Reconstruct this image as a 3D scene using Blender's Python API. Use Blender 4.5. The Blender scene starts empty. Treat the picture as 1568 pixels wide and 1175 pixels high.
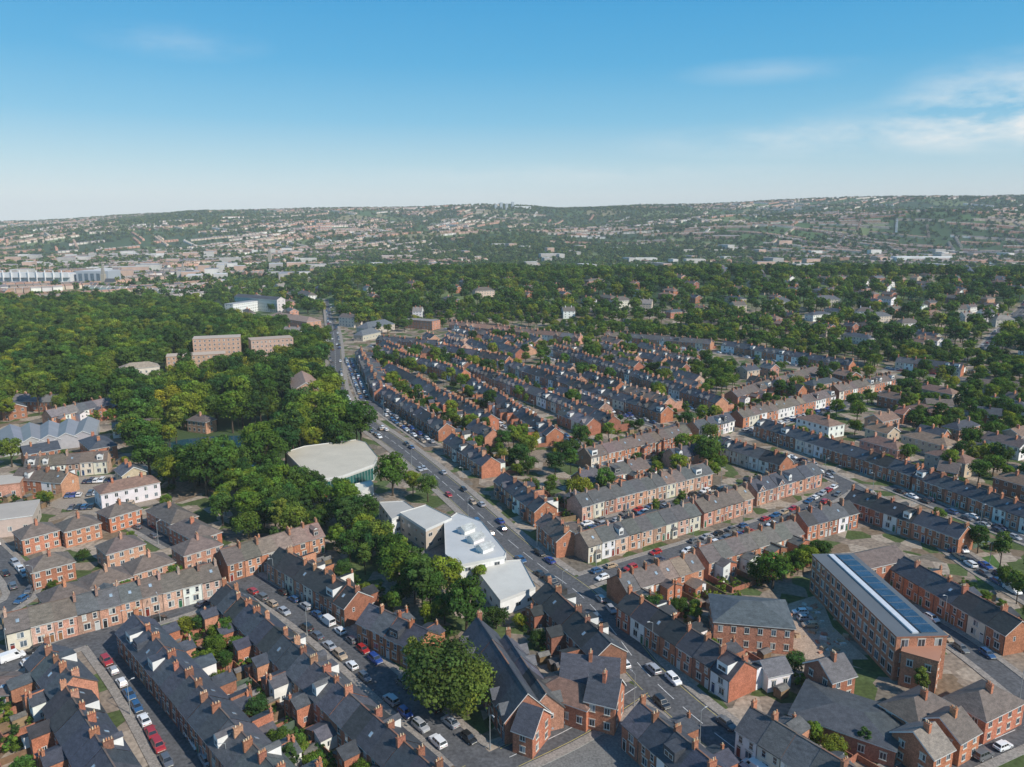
import bpy, math, random
import numpy as np
from mathutils import Vector
random.seed(7); RS=np.random.RandomState(11)
scene=bpy.context.scene
scene.view_settings.view_transform='Standard'
# ---------------------------------------------------------------- terrain heights (metres, plan coordinates)
SKU=[-2500,-400,0,150,350,500,700,850,950,1100,1280,1400,1568,2000,4000]
SKV=[350,346,344,337,327,321,321,326,321,314,307,308,306,303,303]
def sst(t): t=np.clip(t,0,1); return t*t*(3-2*t)
def nz(x,y,s,p=0):
    return (np.sin(x/s+p)+np.sin(y/s*1.3+p*2)+np.sin((x+y)/s*.77+p*3)+np.sin((x-1.7*y)/s*.5+p))/4
def hgt(x,y):
    x=np.asarray(x,float);y=np.asarray(y,float)
    yy=np.maximum(y,50); u=784+1162*x/yy*.985
    v=np.interp(u,SKU,SKV); cr=100+5000*(344.7-v)/1162
    s=sst((y-1800)/3200); h=cr*np.where(y<5000,s,1-(y-5000)/25000)
    h=h+sst((y-2000)/900)*(1-.75*sst((y-4300)/600))*(42*nz(x,y,330,1)+20*nz(x,y,130,2))
    h=h+26*sst((y-690)/420)*(1-sst((y-1130)/380))*sst((u-455)/110)
    h=h+3*sst((y-750)/200)*(1-sst((y-1400)/300))*nz(x,y,55,3)*sst((u-520)/150)
    h=h+30*np.exp(-((y-2900)/350)**2)*sst((u-950)/250)
    return h
# ---------------------------------------------------------------- survey
FL=1162.0; CU,CV=784.0,587.5; PITCH=math.radians(11.8); ALT=100.0
SP,CP=math.sin(PITCH),math.cos(PITCH)
def G(u,v,z=0.0):
    """aerial-survey rectification: plan position (metres) of a surveyed point standing z above the terrain"""
    x=(u-CU)/FL; y=-(v-CV)/FL
    t=(ALT-z)/(SP-y*CP)
    if t>600:
        for _ in range(12): t=.5*t+.5*(ALT-z-float(hgt(x*t,(CP+y*SP)*t)))/(SP-y*CP)
    return (x*t,(CP+y*SP)*t)
# ---------------------------------------------------------------- materials
MAT={}
def nt(name):
    m=bpy.data.materials.new(name); m.use_nodes=True
    n=m.node_tree; b=n.nodes['Principled BSDF']; MAT[name]=m
    return m,n,b
def colmat(name,rough=.85,nscale=1.5,lo=.7,hi=1.2,spec=.3,fine=None,stretch=None):
    m,n,b=nt(name)
    g=n.nodes.new('ShaderNodeNewGeometry')
    no=n.nodes.new('ShaderNodeTexNoise'); no.inputs['Scale'].default_value=nscale; no.inputs['Detail'].default_value=6; no.inputs['Roughness'].default_value=.7
    src=g.outputs['Position']
    if stretch:
        mp=n.nodes.new('ShaderNodeMapping'); mp.inputs['Scale'].default_value=stretch
        n.links.new(src,mp.inputs['Vector']); src=mp.outputs['Vector']
    n.links.new(src,no.inputs['Vector'])
    mr=n.nodes.new('ShaderNodeMapRange'); mr.inputs[1].default_value=.3; mr.inputs[2].default_value=.7; mr.inputs[3].default_value=lo; mr.inputs[4].default_value=hi
    n.links.new(no.outputs[0],mr.inputs[0])
    mul=n.nodes.new('ShaderNodeVectorMath'); mul.operation='SCALE'
    a=n.nodes.new('ShaderNodeAttribute'); a.attribute_name='Col'; n.links.new(a.outputs['Color'],mul.inputs[0])
    n.links.new(mr.outputs[0],mul.inputs['Scale'])
    out=mul.outputs[0]
    if fine:
        n2=n.nodes.new('ShaderNodeTexNoise'); n2.inputs['Scale'].default_value=fine; n2.inputs['Detail'].default_value=3
        n.links.new(g.outputs['Position'],n2.inputs['Vector'])
        m2=n.nodes.new('ShaderNodeMapRange'); m2.inputs[1].default_value=.3; m2.inputs[2].default_value=.7; m2.inputs[3].default_value=.7; m2.inputs[4].default_value=1.3
        n.links.new(n2.outputs[0],m2.inputs[0])
        mu=n.nodes.new('ShaderNodeVectorMath'); mu.operation='SCALE'; n.links.new(out,mu.inputs[0]); n.links.new(m2.outputs[0],mu.inputs['Scale']); out=mu.outputs[0]
    n.links.new(out,b.inputs['Base Color'])
    b.inputs['Roughness'].default_value=rough; b.inputs['Specular IOR Level'].default_value=spec
    return m
colmat('brickwork',.9,.6,.72,1.2,.2,fine=3.5)
colmat('painted_render',.8,.5,.85,1.08,.3)
colmat('roof_slate',.65,.7,.6,1.35,.35,fine=6.5,stretch=(1,1,3.5))
colmat('white_trim',.5,1,.92,1.05,.4)
colmat('window_glass',.08,.35,.5,1.6,.9)
colmat('stone',.85,1.2,.75,1.15,.2)
colmat('clay',.8,2,.8,1.15,.2)
colmat('door_paint',.4,2,.9,1.1,.4)
colmat('roof_sheet',.7,.12,.88,1.06,.2)
colmat('distant_building',.9,.05,.8,1.2,.1)
colmat('bark',.9,3,.6,1.2,.1)
colmat('asphalt',.9,.25,.75,1.2,.25,fine=1.3)
colmat('paving',.9,.6,.8,1.15,.2,fine=2.5)
colmat('road_paint',.7,1.5,.6,1.05,.2)
colmat('timber',.9,1,.7,1.2,.1)
colmat('metal_grey',.5,1,.9,1.1,.5)
colmat('rubber',.8,1,.9,1.1,.2)
# leaf
m,n,b=nt('foliage')
a=n.nodes.new('ShaderNodeAttribute'); a.attribute_name='Col'
oi=n.nodes.new('ShaderNodeObjectInfo')
rp=n.nodes.new('ShaderNodeValToRGB'); e=rp.color_ramp.elements
e[0].position=0; e[0].color=(.62,.92,.9,1); e[1].position=1; e[1].color=(3.0,2.5,1.25,1)
x=e.new(.35); x.color=(1.0,1.4,1.05,1); x=e.new(.75); x.color=(1.75,2.0,1.15,1)
n.links.new(oi.outputs['Random'],rp.inputs[0])
mu=n.nodes.new('ShaderNodeVectorMath'); mu.operation='MULTIPLY'; n.links.new(a.outputs['Color'],mu.inputs[0]); n.links.new(rp.outputs[0],mu.inputs[1])
df=n.nodes.new('ShaderNodeBsdfDiffuse'); tr=n.nodes.new('ShaderNodeBsdfTranslucent'); mx=n.nodes.new('ShaderNodeMixShader'); mx.inputs[0].default_value=.28
n.links.new(mu.outputs[0],df.inputs[0]); n.links.new(mu.outputs[0],tr.inputs[0]); n.links.new(df.outputs[0],mx.inputs[1]); n.links.new(tr.outputs[0],mx.inputs[2])
n.links.new(mx.outputs[0],n.nodes['Material Output'].inputs[0]); n.nodes.remove(b)
# car paint
m,n,b=nt('car_paint'); oi=n.nodes.new('ShaderNodeObjectInfo'); n.links.new(oi.outputs['Color'],b.inputs['Base Color'])
b.inputs['Roughness'].default_value=.3; b.inputs['Coat Weight'].default_value=.6
# water
m,n,b=nt('pond_water'); b.inputs['Base Color'].default_value=(.02,.07,.10,1); b.inputs['Roughness'].default_value=.08
# ground
m,n,b=nt('ground_cover')
g=n.nodes.new('ShaderNodeNewGeometry')
def vor(scale):
    v=n.nodes.new('ShaderNodeTexVoronoi'); v.inputs['Scale'].default_value=scale; n.links.new(g.outputs['Position'],v.inputs['Vector']); return v
def noi(scale,d=5):
    v=n.nodes.new('ShaderNodeTexNoise'); v.inputs['Scale'].default_value=scale; v.inputs['Detail'].default_value=d; n.links.new(g.outputs['Position'],v.inputs['Vector']); return v
def ramp(src,stops,interp='LINEAR'):
    r=n.nodes.new('ShaderNodeValToRGB'); r.color_ramp.interpolation=interp
    e=r.color_ramp.elements; e[0].position=stops[0][0]; e[0].color=(*stops[0][1],1); e[1].position=stops[1][0]; e[1].color=(*stops[1][1],1)
    for p,c in stops[2:]: k=e.new(p); k.color=(*c,1)
    n.links.new(src,r.inputs[0]); return r.outputs[0]
sepc=n.nodes.new('ShaderNodeSeparateColor'); n.links.new(vor(.17).outputs['Color'],sepc.inputs[0])
yard=ramp(sepc.outputs[0],[(0,(.075,.10,.035)),(.15,(.25,.20,.155)),(.40,(.09,.12,.045)),(.52,(.19,.14,.095)),(.68,(.34,.28,.22)),(.85,(.17,.145,.115))],'CONSTANT')
sep2=n.nodes.new('ShaderNodeSeparateColor'); n.links.new(vor(.006).outputs['Color'],sep2.inputs[0])
field=ramp(sep2.outputs[0],[(0,(.045,.08,.035)),(.35,(.07,.12,.045)),(.62,(.13,.17,.07)),(.75,(.04,.07,.035)),(.93,(.22,.2,.11))],'CONSTANT')
sp=n.nodes.new('ShaderNodeSeparateXYZ'); n.links.new(g.outputs['Position'],sp.inputs[0])
mr=n.nodes.new('ShaderNodeMapRange'); mr.inputs[1].default_value=820; mr.inputs[2].default_value=900; n.links.new(sp.outputs[1],mr.inputs[0])
mix=n.nodes.new('ShaderNodeMix'); mix.data_type='RGBA'; n.links.new(mr.outputs[0],mix.inputs[0]); n.links.new(yard,mix.inputs[6]); n.links.new(field,mix.inputs[7])
mv=n.nodes.new('ShaderNodeMapRange'); mv.inputs[1].default_value=.3; mv.inputs[2].default_value=.7; mv.inputs[3].default_value=.65; mv.inputs[4].default_value=1.3; n.links.new(noi(.9,7).outputs[0],mv.inputs[0])
sc=n.nodes.new('ShaderNodeVectorMath'); sc.operation='SCALE'; n.links.new(mix.outputs[2],sc.inputs[0]); n.links.new(mv.outputs[0],sc.inputs['Scale'])
n.links.new(sc.outputs[0],b.inputs['Base Color']); b.inputs['Roughness'].default_value=.95; b.inputs['Specular IOR Level'].default_value=.1
# ---------------------------------------------------------------- mesh helpers
def mkobj(name,v,f,mats,mi=None,cols=None,parent=None,loc=(0,0,0)):
    me=bpy.data.meshes.new(name); me.from_pydata(v,[],f)
    for k in mats: me.materials.append(MAT[k])
    if mi is not None: me.polygons.foreach_set('material_index',np.asarray(mi,dtype=np.int32))
    if cols is not None:
        a=me.attributes.new('Col','FLOAT_COLOR','FACE'); c=np.ones((len(f),4),dtype=np.float32); c[:,:3]=np.asarray(cols,dtype=np.float32)[:,:3]; a.data.foreach_set('color',c.ravel())
    me.update()
    o=bpy.data.objects.new(name,me); scene.collection.objects.link(o); o.location=loc
    if parent: o.parent=parent
    return o
class MB:
    def __init__(s): s.v=[];s.f=[];s.m=[];s.c=[]
    def poly(s,pts,mat,col):
        k=len(s.v); s.v.extend(pts); s.f.append(tuple(range(k,k+len(pts)))); s.m.append(mat); s.c.append(col)
    def hexa(s,p,mat,col,bottom=False,topmat=None,topcol=None):
        for i in range(4):
            j=(i+1)%4; s.poly([p[i],p[j],p[4+j],p[4+i]],mat,col)
        s.poly(p[4:8],topmat or mat,topcol or col)
        if bottom: s.poly(p[0:4][::-1],mat,col)
    def finish(s,name,parent=None,c=(0,0,0)):
        if not s.f: return None
        ks=sorted(set(s.m)); ix={k:i for i,k in enumerate(ks)}
        v=[(p[0]-c[0],p[1]-c[1],p[2]-c[2]) for p in s.v]
        return mkobj(name,v,s.f,ks,[ix[k] for k in s.m],s.c,parent,(0,0,0) if parent else c)
def empty(name,loc):
    o=bpy.data.objects.new(name,None); scene.collection.objects.link(o); o.location=loc; return o
class Fr:
    def __init__(s,o,d,n): s.o=o;s.d=d;s.n=n
    def __call__(s,a,b,z): return (s.o[0]+s.d[0]*a+s.n[0]*b, s.o[1]+s.d[1]*a+s.n[1]*b, z)
def fbox(B,F,a0,a1,b0,b1,z0,z1,mat,col,topmat=None,topcol=None,bottom=False,tp=0):
    B.hexa([F(a0,b0,z0),F(a1,b0,z0),F(a1,b1,z0),F(a0,b1,z0),F(a0+tp,b0+tp,z1),F(a1-tp,b0+tp,z1),F(a1-tp,b1-tp,z1),F(a0+tp,b1-tp,z1)],mat,col,bottom,topmat,topcol)
def jit(c,s=.12):
    k=1+random.uniform(-s,s); return tuple(max(0,x*k*(1+random.uniform(-.04,.04))) for x in c)
RED=(.44,.18,.105); RED2=(.35,.15,.095); PINK=(.50,.27,.19); WHITE=(.78,.77,.74); CREAM=(.66,.6,.5)
SLATE=(.062,.068,.08); BROWN=(.13,.105,.09); GREY=(.11,.113,.12)
GLASS=(.03,.04,.05)
def gcol():
    r=random.random()
    return (.03,.04,.05) if r<.7 else ((.10,.13,.16) if r<.9 else (.35,.36,.34))
def win(W,F,a,z,w,h,b,s,sash=True,lint=True,swap=False,stone=(.55,.5,.42)):
    Q=(lambda A,Bb,Z:F(Bb,A,Z)) if swap else F
    e1,e2=b+s*.03,b+s*.045
    if lint:
        e3=b+s*.08
        W.hexa([Q(a-w/2-.12,b,z+h),Q(a+w/2+.12,b,z+h),Q(a+w/2+.12,e3,z+h),Q(a-w/2-.12,e3,z+h),Q(a-w/2-.12,b,z+h+.22),Q(a+w/2+.12,b,z+h+.22),Q(a+w/2+.12,e3,z+h+.22),Q(a-w/2-.12,e3,z+h+.22)],'stone',stone)
        W.hexa([Q(a-w/2-.1,b,z-.13),Q(a+w/2+.1,b,z-.13),Q(a+w/2+.1,e3+s*.04,z-.13),Q(a-w/2-.1,e3+s*.04,z-.13),Q(a-w/2-.1,b,z),Q(a+w/2+.1,b,z),Q(a+w/2+.1,e3+s*.04,z),Q(a-w/2-.1,e3+s*.04,z)],'stone',stone)
    W.poly([Q(a-w/2,e1,z),Q(a+w/2,e1,z),Q(a+w/2,e1,z+h),Q(a-w/2,e1,z+h)],'white_trim',(.75,.75,.73))
    c=gcol(); fr=.09
    if sash:
        zm=z+h*.52
        W.poly([Q(a-w/2+fr,e2,z+fr),Q(a+w/2-fr,e2,z+fr),Q(a+w/2-fr,e2,zm-.03),Q(a-w/2+fr,e2,zm-.03)],'window_glass',c)
        W.poly([Q(a-w/2+fr,e2,zm+.04),Q(a+w/2-fr,e2,zm+.04),Q(a+w/2-fr,e2,z+h-fr),Q(a-w/2+fr,e2,z+h-fr)],'window_glass',c)
    else:
        W.poly([Q(a-w/2+fr,e2,z+fr),Q(a-.04,e2,z+fr),Q(a-.04,e2,z+h-fr),Q(a-w/2+fr,e2,z+h-fr)],'window_glass',c)
        W.poly([Q(a+.04,e2,z+fr),Q(a+w/2-fr,e2,z+fr),Q(a+w/2-fr,e2,z+h-fr),Q(a+.04,e2,z+h-fr)],'window_glass',gcol())
def chimney(C,F,a,b,z0,z1,col,wa=.55,wb=1.0,pots=3):
    fbox(C,F,a-wa/2,a+wa/2,b-wb/2,b+wb/2,z0,z1,'brickwork',col)
    fbox(C,F,a-wa/2-.07,a+wa/2+.07,b-wb/2-.07,b+wb/2+.07,z1,z1+.14,'brickwork',tuple(x*.8 for x in col),bottom=True)
    for k in range(pots):
        bb=b-wb/2+wb*(k+.5)/pots
        fbox(C,F,a-.13,a+.13,bb-.13,bb+.13,z1+.14,z1+.14+random.choice([.35,.5,.55]),'clay',jit(random.choice([(.5,.25,.14),(.55,.42,.28)]),.15),tp=.04)
FOOT=[]
def foot(c,d,hl,hw): FOOT.append((c[0],c[1],d[0],d[1],hl,hw))
def infoot(x,y,m=0):
    for cx,cy,dx,dy,hl,hw in FOOT:
        rx,ry=x-cx,y-cy
        if abs(rx)>70 and abs(rx)>hl+hw: continue
        a=rx*dx+ry*dy; b=-rx*dy+ry*dx
        if abs(a)<hl+m and abs(b)<hw+m: return True
    return False
def axis(u0,v0,u1,v1,z,front):
    p0=G(u0,v0,z);p1=G(u1,v1,z)
    L=math.hypot(p1[0]-p0[0],p1[1]-p0[1]); d=((p1[0]-p0[0])/L,(p1[1]-p0[1])/L)
    n=(-d[1],d[0])
    if (n[1]<0)!=(front=='cam'): n=(-n[0],-n[1])
    return p0,p1,L,d,n
def inpoly(x,y,P):
    r=False;j=len(P)-1
    for i in range(len(P)):
        if (P[i][1]>y)!=(P[j][1]>y) and x<(P[j][0]-P[i][0])*(y-P[i][1])/(P[j][1]-P[i][1])+P[i][0]: r=not r
        j=i
    return r
YARDS=[]
def terrace(u0,v0,u1,v1,front='cam',w=4.9,D=8.6,eave=5.5,rz=8.6,white=.22,off=True,dorm=.12,bay=0.,brick=RED,roof=SLATE,det=2,gablet=0.,sky=.18,name='brick_terrace',yard=9,potp=.78,offh=4.6):
    p0,p1,L,d,n=axis(u0,v0,u1,v1,rz,front)
    F=Fr(p0,d,n); hb=D/2
    nh=max(1,round(L/w)); w=L/nh
    c=((p0[0]+p1[0])/2,(p0[1]+p1[1])/2,0)
    foot(c,d,L/2,hb); YARDS.append((F,L,w,nh,hb,yard))
    E=empty(name,c); WL,RF,WN,DR,CH=MB(),MB(),MB(),MB(),MB()
    pairc=None
    for i in range(nh):
        a0=i*w;a1=a0+w; dz=random.uniform(-.12,.12); e=eave+dz; r=rz+dz
        bk_=random.choice([brick,brick,brick,(brick[0]*.72,brick[1]*.8,brick[2]*.85),(brick[0]*1.1,brick[1]*1.35,brick[2]*1.45)]); bc=jit(bk_,.1); fm,fc='brickwork',jit(bk_,.1)
        rr=random.random()
        if rr<white: fm,fc='painted_render',jit(random.choice([WHITE,WHITE,CREAM]),.05)
        bm,bcc='brickwork',bc
        if random.random()<white*.7: bm,bcc='painted_render',jit(WHITE,.06)
        WL.poly([F(a0,hb,0),F(a1,hb,0),F(a1,hb,e),F(a0,hb,e)],fm,fc)
        WL.poly([F(a0,-hb,0),F(a1,-hb,0),F(a1,-hb,e),F(a0,-hb,e)],bm,bcc)
        for aa in (a0+.01,a1-.01):
            WL.poly([F(aa,-hb,0),F(aa,hb,0),F(aa,hb,e),F(aa,0,r),F(aa,-hb,e)],'brickwork',bc)
        ov=.3; sl=(r-e)/hb; ze=e-ov*sl+.1; zr=r+.1
        if random.random()<.35 or pairc is None: pairc=jit(random.choice([roof,roof,roof,(roof[0]*1.5,roof[1]*1.35,roof[2]*1.25),(roof[0]*.75,)*3]),.12)
        rc=jit(pairc,.06)
        A0=a0-(.2 if i==0 else 0);A1=a1+(.2 if i==nh-1 else 0); BO=hb+ov
        for s in (1,-1):
            RF.poly([F(A0,s*BO,ze),F(A1,s*BO,ze),F(A1,0,zr),F(A0,0,zr)],'roof_slate',jit(rc,.04))
            RF.poly([F(A0,s*(BO-.02),ze-.005),F(A1,s*(BO-.02),ze-.005),F(A1,s*(BO-.02),ze-.19),F(A0,s*(BO-.02),ze-.19)],'white_trim',random.choice([(.6,.6,.58),(.05,.05,.05),(.3,.3,.3)]))
            for (aa,cond) in ((A0-.004,i==0),(A1+.004,i==nh-1)):
                if cond: RF.poly([F(aa,s*BO,ze),F(aa,0,zr),F(aa,0,zr-.22),F(aa,s*BO,ze-.22)],'white_trim',random.choice([(.6,.6,.58),(.1,.1,.1)]))
        fbox(RF,F,A0,A1-.01,-.14,.14,zr-.06,zr+.07,'clay',jit(random.choice([(.16,.12,.1),(.25,.13,.09),rc]),.1))
        def rp(a,s,t,l=0.0): return F(a,s*BO*(1-t),ze+(zr-ze)*t+l)
        for s in (1,-1):
            if random.random()<sky:
                ac=a0+random.uniform(.3,.7)*w; t0=random.uniform(.35,.5); t1=t0+.2
                RF.hexa([rp(ac-.42,s,t0),rp(ac+.42,s,t0),rp(ac+.42,s,t1),rp(ac-.42,s,t1),rp(ac-.42,s,t0,.09),rp(ac+.42,s,t0,.09),rp(ac+.42,s,t1,.09),rp(ac-.42,s,t1,.09)],'metal_grey',(.1,.1,.1))
                RF.poly([rp(ac-.35,s,t0+.02,.10),rp(ac+.35,s,t0+.02,.10),rp(ac+.35,s,t1-.02,.10),rp(ac-.35,s,t1-.02,.10)],'window_glass',(.25,.32,.38))
            elif random.random()<(dorm if s==1 else dorm*.6):
                ac=a0+.5*w; dw=random.choice([.85,1.1,1.5]); t0=.18; t1=.86
                zb=ze+(zr-ze)*t0; zt=ze+(zr-ze)*t1-.15; bf=s*BO*(1-t0); bk=s*BO*(1-t1)*.9
                cm=random.choice([('white_trim',(.7,.7,.68)),('roof_slate',rc),('painted_render',WHITE)])
                RF.hexa([F(ac-dw,bf,zb),F(ac+dw,bf,zb),F(ac+dw,bk,zb),F(ac-dw,bk,zb),F(ac-dw,bf,zt),F(ac+dw,bf,zt),F(ac+dw,bk,zt+.1),F(ac-dw,bk,zt+.1)],cm[0],cm[1],topmat='roof_slate',topcol=rc)
                if dw<1.3:
                    for q in (-1,1):
                        RF.poly([F(ac+q*(dw+.15),bf+s*.15,zt-.05),F(ac,bf+s*.15,zt+.6),F(ac,bk*.2,zt+.6),F(ac+q*(dw+.15),bk*.5,zt-.05)],'roof_slate',rc)
                    RF.poly([F(ac-dw,bf,zt),F(ac+dw,bf,zt),F(ac,bf,zt+.55)],'white_trim',(.7,.7,.68))
                if zt-zb>1.0: win(WN,F,ac,zb+.25,dw*1.5,min(1.1,zt-zb-.35),bf,s,False,False)
            elif s==1 and random.random()<gablet:
                ac=a0+.45*w; gw=1.45
                zt=e+.9
                WL.poly([F(ac-gw,hb+.05,e-.3),F(ac+gw,hb+.05,e-.3),F(ac+gw,hb+.05,zt-.3),F(ac,hb+.05,zt+1.1),F(ac-gw,hb+.05,zt-.3)],fm,fc)
                bb=hb-(zt+1.2-e)/sl
                for q in (-1,1):
                    RF.poly([F(ac+q*(gw+.2),hb+.3,zt-.45),F(ac,hb+.3,zt+1.25),F(ac,max(bb,.1),zt+1.25),F(ac+q*(gw+.2),hb-.6,zt-.45)],'roof_slate',rc)
                    RF.poly([F(ac+q*(gw+.2),hb+.305,zt-.5),F(ac,hb+.305,zt+1.22),F(ac,hb+.305,zt+1.0),F(ac+q*(gw+.2),hb+.305,zt-.7)],'white_trim',(.7,.7,.68))
                win(WN,F,ac,e-.2,1.0,1.1,hb+.05,1,True,False)
        # facades
        if det>=1:
            mir=i%2
            fx=lambda t: a0+(t if not mir else 1-t)*w
            du=fx(.18); wu=fx(.63)
            z1=.9
            if det>=2:
                if random.random()<bay:
                    fbox(WL,F,wu-1.05,wu+1.05,hb-.01,hb+.8,0,3.0,fm,fc,'roof_slate',rc)
                    RF.hexa([F(wu-1.2,hb,3.0),F(wu+1.2,hb,3.0),F(wu+1.2,hb+1.0,3.0),F(wu-1.2,hb+1.0,3.0),F(wu-1.0,hb,3.75),F(wu+1.0,hb,3.75),F(wu+.9,hb+.15,3.6),F(wu-.9,hb+.15,3.6)],'roof_slate',rc,bottom=True)
                    win(WN,F,wu,z1,1.7,1.7,hb+.8,1,False,False)
                else: win(WN,F,wu,z1,1.5,1.6,hb,1,False)
                dc=random.choice([(.02,.05,.12),(.2,.03,.02),(.5,.5,.48),(.02,.02,.02),(.03,.12,.06),(.25,.12,.05)])
                fbox(DR,F,du-.55,du+.55,hb,hb+.05,0.0,2.55,'white_trim',(.65,.65,.62))
                DR.poly([F(du-.42,hb+.07,.1),F(du+.42,hb+.07,.1),F(du+.42,hb+.07,2.0),F(du-.42,hb+.07,2.0)],'door_paint',dc)
                DR.poly([F(du-.42,hb+.07,2.1),F(du+.42,hb+.07,2.1),F(du+.42,hb+.07,2.45),F(du-.42,hb+.07,2.45)],'window_glass',GLASS)
            else: win(WN,F,wu,z1,1.5,1.6,hb,1,False,False)
            if random.random()<.6:
                win(WN,F,fx(.24),e-2.15,.95,1.5,hb,1,True,det>=2); win(WN,F,fx(.72),e-2.15,.95,1.5,hb,1,True,det>=2)
            else: win(WN,F,fx(.55),e-2.15,1.5,1.5,hb,1,False,det>=2)
            win(WN,F,fx(.3),e-2.2,1.0,1.4,-hb,-1,True,det>=2)
            if det>=2: win(WN,F,fx(.25),.9,1.1,1.3,-hb,-1,False)
            if det>=2: fbox(DR,F,a1-.2,a1-.1,hb,hb+.09,0,e-.1,'metal_grey',(.06,.06,.06))
            if i==0 and random.random()<.5: win(WN,F,-hb*.3,e-2,.7,1.2,0.01,-1,True,False,True)
            if i==nh-1 and random.random()<.6: win(WN,F,hb*.35,e-2,.7,1.2,L-.01,1,True,False,True)
        # rear offshot
        if off and random.random()<.93:
            mir=i%2; x0,x1=(a0+.46*w,a1-.005) if not mir else (a0+.005,a0+.54*w)
            ln=random.uniform(3.0,4.6); hh=offh+random.uniform(-.4,.4) if random.random()<.8 else 2.9
            hi_,lo_=(hh+.9,hh-.1)
            zl,zh=(lo_,hi_) if not mir else (hi_,lo_)
            om,oc=('painted_render',jit(WHITE,.06)) if random.random()<white else ('brickwork',bc)
            p=[F(x0,-hb,0),F(x1,-hb,0),F(x1,-hb-ln,0),F(x0,-hb-ln,0),F(x0,-hb,zl),F(x1,-hb,zh),F(x1,-hb-ln,zh),F(x0,-hb-ln,zl)]
            WL.hexa(p,om,oc)
            X0,X1=(x0-.2,x1) if not mir else (x0,x1+.2); sl2=(zh-zl)/(x1-x0)
            RF.hexa([F(X0,-hb,zl+(X0-x0)*sl2+.02),F(X1,-hb,zh+(X1-x1)*sl2+.02),F(X1,-hb-ln-.2,zh+(X1-x1)*sl2+.02),F(X0,-hb-ln-.2,zl+(X0-x0)*sl2+.02)]+[F(X0,-hb,zl+(X0-x0)*sl2+.12),F(X1,-hb,zh+(X1-x1)*sl2+.12),F(X1,-hb-ln-.2,zh+(X1-x1)*sl2+.12),F(X0,-hb-ln-.2,zl+(X0-x0)*sl2+.12)],'roof_slate',jit(rc,.08))
            if det>=1:
                win(WN,F,(x0+x1)/2,.9,1.0,1.2,-hb-ln,-1,False,False)
                if hh>4: win(WN,F,(x0+x1)/2,2.9,.8,1.0,-hb-ln,-1,True,False)
                if det>=2:
                    xs=x0 if not mir else x1
                    win(WN,F,-hb-ln*.5,1,.9,1.2,xs,-1 if not mir else 1,False,False,True)
            if hh>4 and random.random()<.5: chimney(CH,F,(x1-.3 if not mir else x0+.3),-hb-ln+.35,hh+.3,hh+1.7,bc,.5,.5,1)
        if random.random()<potp:
            chimney(CH,F,a1 if i<nh-1 else a1-.35,random.choice([-.5,0,.5,.9]),r-.8,r+random.uniform(.8,1.25),jit((bc[0]*.8,bc[1]*.85,bc[2]*.9),.2),.62,random.choice([1.0,1.4,1.7]),random.choice([2,3,4,4]))
        if i==0 and random.random()<.8: chimney(CH,F,.35,random.choice([-.4,.4]),r-.8,r+1.2,bc,.6,1.1,3)
    for B,nm in ((WL,'walls'),(RF,'roof'),(WN,'windows'),(DR,'doors'),(CH,'chimneys')): B.finish(nm,E,c)
    if c[1]>680: E.location.z+=float(hgt(c[0],c[1]))
    return E
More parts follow.
